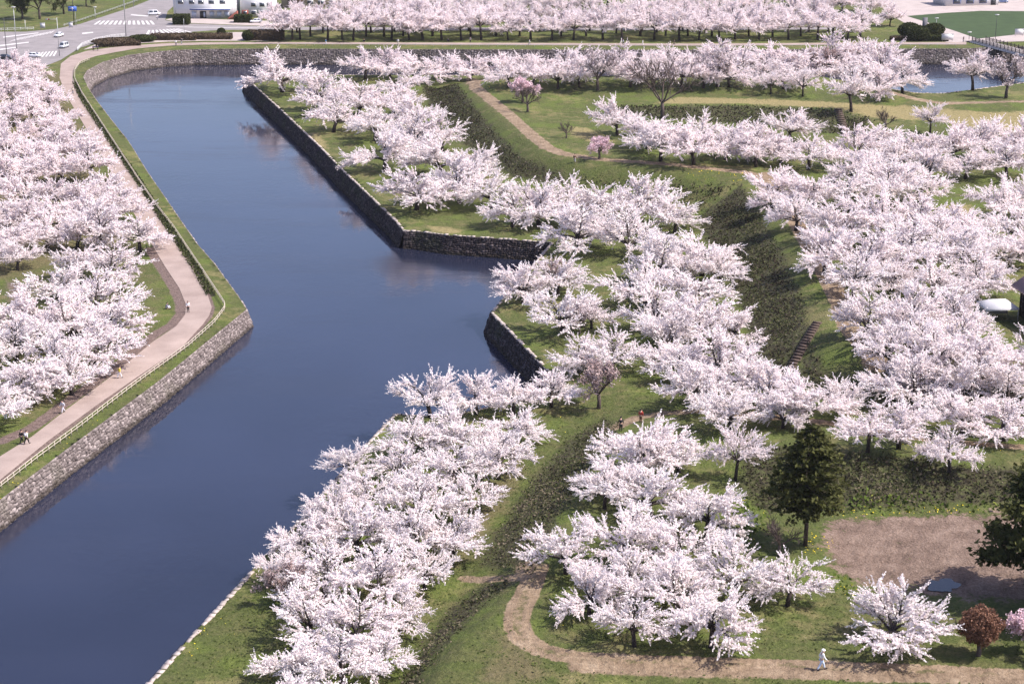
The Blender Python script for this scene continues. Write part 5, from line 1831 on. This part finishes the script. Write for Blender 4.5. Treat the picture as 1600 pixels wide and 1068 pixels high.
# ------------------------------------------------------------------ cars
def car(label, at, rz, paint, van=False, group='cars at the road junction'):
    g = G(*at)
    g[2] += .07
    t = thing('car', label, 'car', g, rz, group)
    L, W, H = (4.3, 1.72, 1.5) if not van else (4.6, 1.8, 1.85)
    body = MB()
    # stations along the length: x, half width, z low, z shoulder
    stn = [(-L / 2, .70, .42, .70), (-L / 2 + .15, .80, .30, .86), (-L * .28, .86, .26, .92), (0, .86, .26, .95), (L * .26, .86, .26, .98), (L / 2 - .18, .82, .30, .98), (L / 2, .74, .42, .86)]
    V, Qs = [], []
    for x, hw, zl, zs in stn:
        hw = hw * W / 1.72
        V += [[x, -hw * .92, zl], [x, -hw, (zl + zs) / 2], [x, -hw * .94, zs], [x, hw * .94, zs], [x, hw, (zl + zs) / 2], [x, hw * .92, zl]]
    for i in range(len(stn) - 1):
        for k in range(6):
            k2 = (k + 1) % 6
            Qs.append([i * 6 + k, (i + 1) * 6 + k, (i + 1) * 6 + k2, i * 6 + k2])
    e = (len(stn) - 1) * 6
    Qs += [[0, 1, 2, 3], [0, 3, 4, 5], [e + 3, e + 2, e + 1, e], [e + 5, e + 4, e + 3, e]]
    body.add(V, Qs)
    bo = body.build('body', paint, t)
    x0, x1, x2, x3 = (-L * .30, -L * .10, L * .30, L * .44) if not van else (-L * .36, -L * .24, L * .40, L * .47)
    hw = .78 * W / 1.72
    hr = .62 * W / 1.72
    zb, zt = .93, H
    cb = MB()
    cb.add([[x0, -hw, zb], [x3, -hw, zb], [x3, hw, zb], [x0, hw, zb], [x1, -hr, zt], [x2, -hr, zt], [x2, hr, zt], [x1, hr, zt]],
           [[4, 5, 6, 7], [0, 1, 5, 4], [1, 2, 6, 5], [2, 3, 7, 6], [3, 0, 4, 7]])
    cb.build('cabin', paint, t)

    def pane(name, q, off):
        q = np.array(q, float)
        c = q.mean(0)
        q = c + (q - c) * .86 + np.array(off)
        n_ = MB(); n_.add(q, [[0, 1, 2, 3]]); n_.build(name, M['glass'], t)
    pane('windscreen', [[x0, -hw, zb], [x0, hw, zb], [x1, hr, zt], [x1, -hr, zt]], [-.02, 0, .012])
    pane('rear_window', [[x3, hw, zb], [x3, -hw, zb], [x2, -hr, zt], [x2, hr, zt]], [.02, 0, .01])
    for s in (-1, 1):
        pane('side_window', [[x0 + .1, s * hw, zb], [(x0 + x3) / 2, s * hw, zb], [(x1 + x2) / 2, s * hr, zt], [x1, s * hr, zt]], [0, s * .02, .01])
        pane('side_window', [[(x0 + x3) / 2, s * hw, zb], [x3 - .1, s * hw, zb], [x2, s * hr, zt], [(x1 + x2) / 2, s * hr, zt]], [0, s * .02, .01])
        for x in (-L * .31, L * .31):
            wh = link('wheel', None, t)
            wh.location = (x, s * W * .46, .32)
            b1 = MB(); b1.tube([[0, -.10, 0], [0, .10, 0]], .32, 14); b1.build('tyre', M['tyre'], wh)
            b1 = MB(); b1.tube([[0, -.115, 0], [0, .115, 0]], .20, 10); b1.build('rim', M['rim'], wh)
        b1 = MB(); b1.ball([-L / 2 + .06, s * .58, .70], [.1, .2, .10], 8, 5); b1.build('headlight', M['lamp_glass'], t)
        b1 = MB(); b1.ball([L / 2 - .06, s * .60, .76], [.08, .16, .12], 8, 5); b1.build('taillight', M['red_lens'], t)
    b1 = MB(); b1.box([-L / 2 - .01, 0, .48], [.06, .9, .2]); b1.build('grille', M['darkmetal'], t)
    b1 = MB(); b1.box([-L / 2 - .05, 0, .45], [.03, .34, .16]); b1.build('number_plate', M['whitemetal'], t)


car('silver car facing the viewer at the junction beside the pale pole', (100, 75), R(80), PAINT['silver'], True)
car('white car behind the silver one at the junction', (92, 58), R(75), PAINT['white'])
car('white van parked on the street in front of the white shop', (241, 24), R(195), PAINT['white'], True)
car('dark car half hidden behind blossom at the left edge', (9, 93), R(170), PAINT['black'])
car('white car partly hidden by blossom below the crosswalk', (54, 90), R(170), PAINT['white'])
car('white car parked at the end of the avenue beside the narrow white building', (400, 36), R(10), PAINT['white'])
car('red car glimpsed between the avenue cherries', (955, 13), R(0), PAINT['red'])
car('dark blue car parked beyond the lawn beside the white hall', (1566, 5), R(0), PAINT['blue'])

# ------------------------------------------------------------------ people
def skin_mesh(name, verts, edges, rad, sub_=1):
    me_ = bpy.data.meshes.new(name)
    me_.from_pydata([tuple(float(c) for c in v) for v in verts], edges, [])
    o = bpy.data.objects.new(name, me_)
    C.objects.link(o)
    o.modifiers.new('skin', 'SKIN')
    sd = o.modifiers.new('sub', 'SUBSURF')
    sd.levels = sub_
    sd.render_levels = sub_
    if not me_.skin_vertices:
        return None
    for i, r in enumerate(rad):
        r = (r, r) if np.isscalar(r) else r
        me_.skin_vertices[0].data[i].radius = r
        me_.skin_vertices[0].data[i].use_root = (i == 0)
    dg = bpy.context.evaluated_depsgraph_get()
    out = bpy.data.meshes.new_from_object(o.evaluated_get(dg))
    out.name = name
    bpy.data.objects.remove(o)
    out.materials.clear()
    out.materials.append(None)
    out.polygons.foreach_set('use_smooth', np.ones(len(out.polygons), bool))
    return out


def pose(stride=0.0, arm=.2, bent=0.0, sit=False):
    """joint positions, walker faces -y"""
    J = {}
    hip = np.array([0, 0, .92 if not sit else .16])
    ch = hip + np.array([0, -.04 - bent * .3, .40 - bent * .05])
    nk = ch + np.array([0, -.02 - bent * .1, .13])
    hd = nk + np.array([0, -.03 - bent * .05, .13])
    J.update(hip=hip, ch=ch, nk=nk, hd=hd)
    for s, nm in ((-1, 'l'), (1, 'r')):
        sw = stride * s
        J[nm + 'h'] = hip + np.array([s * .095, 0, -.04])
        if sit:
            J[nm + 'k'] = hip + np.array([s * .14, -.40, .30])
            J[nm + 'a'] = hip + np.array([s * .12, -.62, -.06])
        else:
            J[nm + 'k'] = hip + np.array([s * .10, -sw * .5 - .03, -.44])
            J[nm + 'a'] = np.array([s * .10, -sw * .95 + .02, .08 + max(0, -sw) * .12])
        J[nm + 't'] = J[nm + 'a'] + np.array([s * .02, -.17, -.045])
        J[nm + 's'] = ch + np.array([s * .185, 0, .06])
        J[nm + 'e'] = J[nm + 's'] + np.array([s * .05, sw * .35 + .02, -.27])
        J[nm + 'w'] = J[nm + 'e'] + np.array([s * .01, sw * .25 - arm, -.22])
    return J


def person_meshes(key, **kw):
    J = pose(**kw)
    v, e, r = [], [], []

    def add(p, rr, par=None):
        v.append(np.array(p)); r.append(rr)
        if par is not None: e.append((par, len(v) - 1))
        return len(v) - 1
    hip = add(J['hip'], (.135, .10)); ch = add(J['ch'], (.155, .105), hip); nk = add(J['nk'], .055, ch)
    jaw = add(J['hd'] + np.array([0, -.025, -.03]), .075, nk)
    hd = add(J['hd'] + np.array([0, 0, .055]), (.085, .098), jaw); add(J['hd'] + np.array([0, .005, .115]), .065, hd)
    add(J['hd'] + np.array([0, -.125, .0]), .016, jaw)
    for s in (-1, 1):
        add(J['hd'] + np.array([s * .088, .01, .02]), .014, hd)
    for s, nm in ((-1, 'l'), (1, 'r')):
        a = add(J[nm + 'h'], .095, hip); k = add(J[nm + 'k'], .06, a); an = add(J[nm + 'a'], .04, k); add(J[nm + 't'], .035, an)
        sh_ = add(J[nm + 's'], .055, ch); el = add(J[nm + 'e'], .042, sh_); wr = add(J[nm + 'w'], .03, el)
        d = norm(J[nm + 'w'] - J[nm + 'e'])
        pl = add(J[nm + 'w'] + d * .06, (.034, .02), wr)
        for q, (off, ln) in enumerate(((-.03, .07), (-.01, .085), (.01, .08), (.03, .062))):
            f = add(v[pl] + d * .035 + np.array([0, off, 0]), .009, pl)
            add(v[pl] + d * (.035 + ln) + np.array([-s * .02, off * 1.2, 0]), .007, f)
        th = add(v[wr] + d * .03 + np.array([0, -.035, 0]), .010, wr)
        add(v[wr] + d * .075 + np.array([-s * .01, -.055, 0]), .008, th)
    body = skin_mesh('body_' + key, v, e, r)
    # jacket
    v, e, r = [], [], []
    a = add(J['hip'] + np.array([0, 0, -.03]), (.165, .125)); b = add(J['hip'] * .5 + J['ch'] * .5, (.160, .125), a); c = add(J['ch'], (.185, .13), b)
    add(J['nk'] + np.array([0, 0, -.05]), .075, c)
    for nm in 'lr':
        s_ = add(J[nm + 's'], .075, c); k = add(J[nm + 'e'], .060, s_); add(J[nm + 'w'] * .9 + J[nm + 'e'] * .1, .045, k)
    jac = skin_mesh('jacket_' + key, v, e, r)
    v, e, r = [], [], []
    a = add(J['hip'] + np.array([0, 0, .03]), (.150, .115))
    for nm in 'lr':
        h_ = add(J[nm + 'h'] + np.array([0, 0, -.06]), .115, a); k = add(J[nm + 'k'], .082, h_); add(J[nm + 'a'] + np.array([0, 0, .02]), .062, k)
    tro = skin_mesh('trousers_' + key, v, e, r)
    hm = MB(); hm.ball(J['hd'] + np.array([0, .022, .085]), [.10, .108, .095], 12, 8)
    hair = hm.mesh('hair_' + key, None, True); hair.materials.append(None)
    ht = MB(); ht.ball(J['hd'] + np.array([0, .01, .105]), [.105, .115, .085], 12, 8); ht.tube([J['hd'] + np.array([0, 0, .075]), J['hd'] + np.array([0, 0, .09])], [.16, .15], 14)
    hat = ht.mesh('hat_' + key, None, True); hat.materials.append(None)
    sb = MB()
    for nm in 'lr':
        sb.ball(J[nm + 'a'] * .45 + J[nm + 't'] * .55 + np.array([0, 0, -.0]), [.055, .14, .055], 10, 6)
    shoe = sb.mesh('shoes_' + key, None, True); shoe.materials.append(None)
    bg = MB(); bg.ball(J['ch'] + np.array([0, .21, -.08]), [.14, .10, .2], 10, 7)
    bag = bg.mesh('backpack_' + key, None, True); bag.materials.append(None)
    return dict(body=body, jacket=jac, trousers=tro, hair=hair, hat=hat, shoes=shoe, backpack=bag)


PM = {'stand': person_meshes('stand', stride=.05, arm=.06), 'walk': person_meshes('walk', stride=.32, arm=.12), 'back': person_meshes('back', stride=-.28, arm=.1),
      'sit': person_meshes('sit', sit=True, arm=.25, bent=.3), 'lean': person_meshes('lean', stride=.2, arm=.3, bent=.25)}


def person(label, feet, rz, ps, top, legs, hat=None, bag=None, scale=1.0, group=None, hair='hair'):
    g = G(*feet)
    t = thing('person', label, 'person', g, rz, group)
    t.location.z += .05 if g[0] < -20 else .0
    t.scale = (scale * 1.08, scale * 1.08, scale)
    mats = dict(body=M['skin'], jacket=CLOTH[top], trousers=CLOTH[legs], shoes=CLOTH['black'], hair=M[hair])
    if hat: mats['hat'] = CLOTH[hat]
    if bag: mats['backpack'] = CLOTH[bag]
    for k, m__ in mats.items():
        me_ = PM[ps].get(k)
        if me_ is None: continue
        o = link(k, me_, t)
        o.material_slots[0].link = 'OBJECT'
        o.material_slots[0].material = m__


person('person in a white sun hat and pale clothes walking the dirt path', (1283, 1046), R(100), 'walk', 'white', 'paleblue', 'white', None, 1.22)
person('person in a white shirt and dark trousers at the path bend', (294, 488), R(20), 'stand', 'white', 'black', None, None, 1.08)
person('person in a white shirt and black trousers beside one in yellow', (172, 589), R(150), 'walk', 'white', 'black', None, 'black', 1.08)
person('person in a yellow top and white trousers on the pink path', (187, 591), R(140), 'back', 'yellow', 'white', None, None, 1.05)
person('person in pale grey walking alone on the pink path', (99, 645), R(-40), 'walk', 'pale', 'pale', None, None, 1.05)
person('person in all black at the path edge near the left side', (34, 693), R(140), 'walk', 'black', 'black', None, None, 1.08)
person('person in a white top and black trousers beside one in black', (42, 694), R(150), 'back', 'white', 'black', None, 'pale', 1.08)
person('person in white standing under blossom at the left edge', (9, 656), R(10), 'stand', 'white', 'pale', None, None, 1.05)
person('person in dark clothes sitting on the grass left of the path bend', (260, 482), R(60), 'sit', 'slate', 'pale', None, None, 1.1)
person('person with dark jacket and bag walking the rampart path', (898, 254), R(180), 'walk', 'black', 'grey', None, 'brown', 1.1)
person('person in black beside the blossom at the top of the mound', (970, 673), R(180), 'stand', 'black', 'black', None, 'black', 1.12)
person('person in a red jacket on the dirt path above the mound', (1001, 660), R(150), 'stand', 'red', 'brown', None, None, 1.08)
person('person in dark clothes standing behind a cherry trunk on the terrace', (922, 386), R(40), 'stand', 'black', 'pale', None, None, 1.05)
person('person in a white top pausing at the far moat corner', (275, 71.5), R(30), 'stand', 'white', 'navy', None, None, 1.1)
person('person in black beside the white-topped walker at the far corner', (284, 69), R(-30), 'walk', 'black', 'grey', None, 'white', 1.1)
person('person in dark clothes by the road bend hedge, left of another', (146, 80), R(20), 'lean', 'navy', 'black', None, None, 1.05)
person('person in dark clothes with a pale bag by the road bend hedge', (153, 79.5), R(-20), 'lean', 'slate', 'black', None, 'pale', 1.05)
person('person in pale clothes on the narrow path beside the far fence', (114, 147), R(10), 'stand', 'cream', 'grey', None, None, 1.08)
person('person in a bright blue top on the far path', (509, 70), R(90), 'walk', 'blue', 'pale', None, None, 1.1)
person('person in white on the far path above the bastion cherries', (622, 70), R(0), 'stand', 'white', 'cream', None, None, 1.15)
person('person in black sitting under the far avenue cherries', (569, 66), R(0), 'sit', 'black', 'black', None, None, 1.2)
person('person in dark clothes sitting beneath the middle avenue cherries', (700, 65), R(20), 'sit', 'slate', 'black', None, None, 1.2)
person('person in grey standing under the middle avenue cherries', (735, 67), R(0), 'stand', 'grey', 'black', None, None, 1.1)
person('person in a white top on the far path by the avenue', (827, 70.5), R(90), 'walk', 'white', 'grey', None, None, 1.1)
person('person in a pale top and dark trousers beside an avenue trunk', (974, 70.5), R(-90), 'walk', 'pale', 'navy', None, None, 1.15)
person('person in white walking the far path right of the dark trunk', (1004, 71), R(90), 'back', 'white', 'white', None, None, 1.1)
person('person in dark clothes on the far path beneath the right avenue', (1053, 71), R(90), 'walk', 'black', 'black', None, None, 1.1)
person('person in pale clothes beside the white van', (246, 31), R(0), 'walk', 'white', 'grey', None, None, 1.1)
person('person in dark clothes at the approach of the wooden bridge', (1505, 66), R(40), 'stand', 'black', 'grey', None, None, 1.1)
print('trees', N_TREE, 'objects', len(bpy.data.objects))
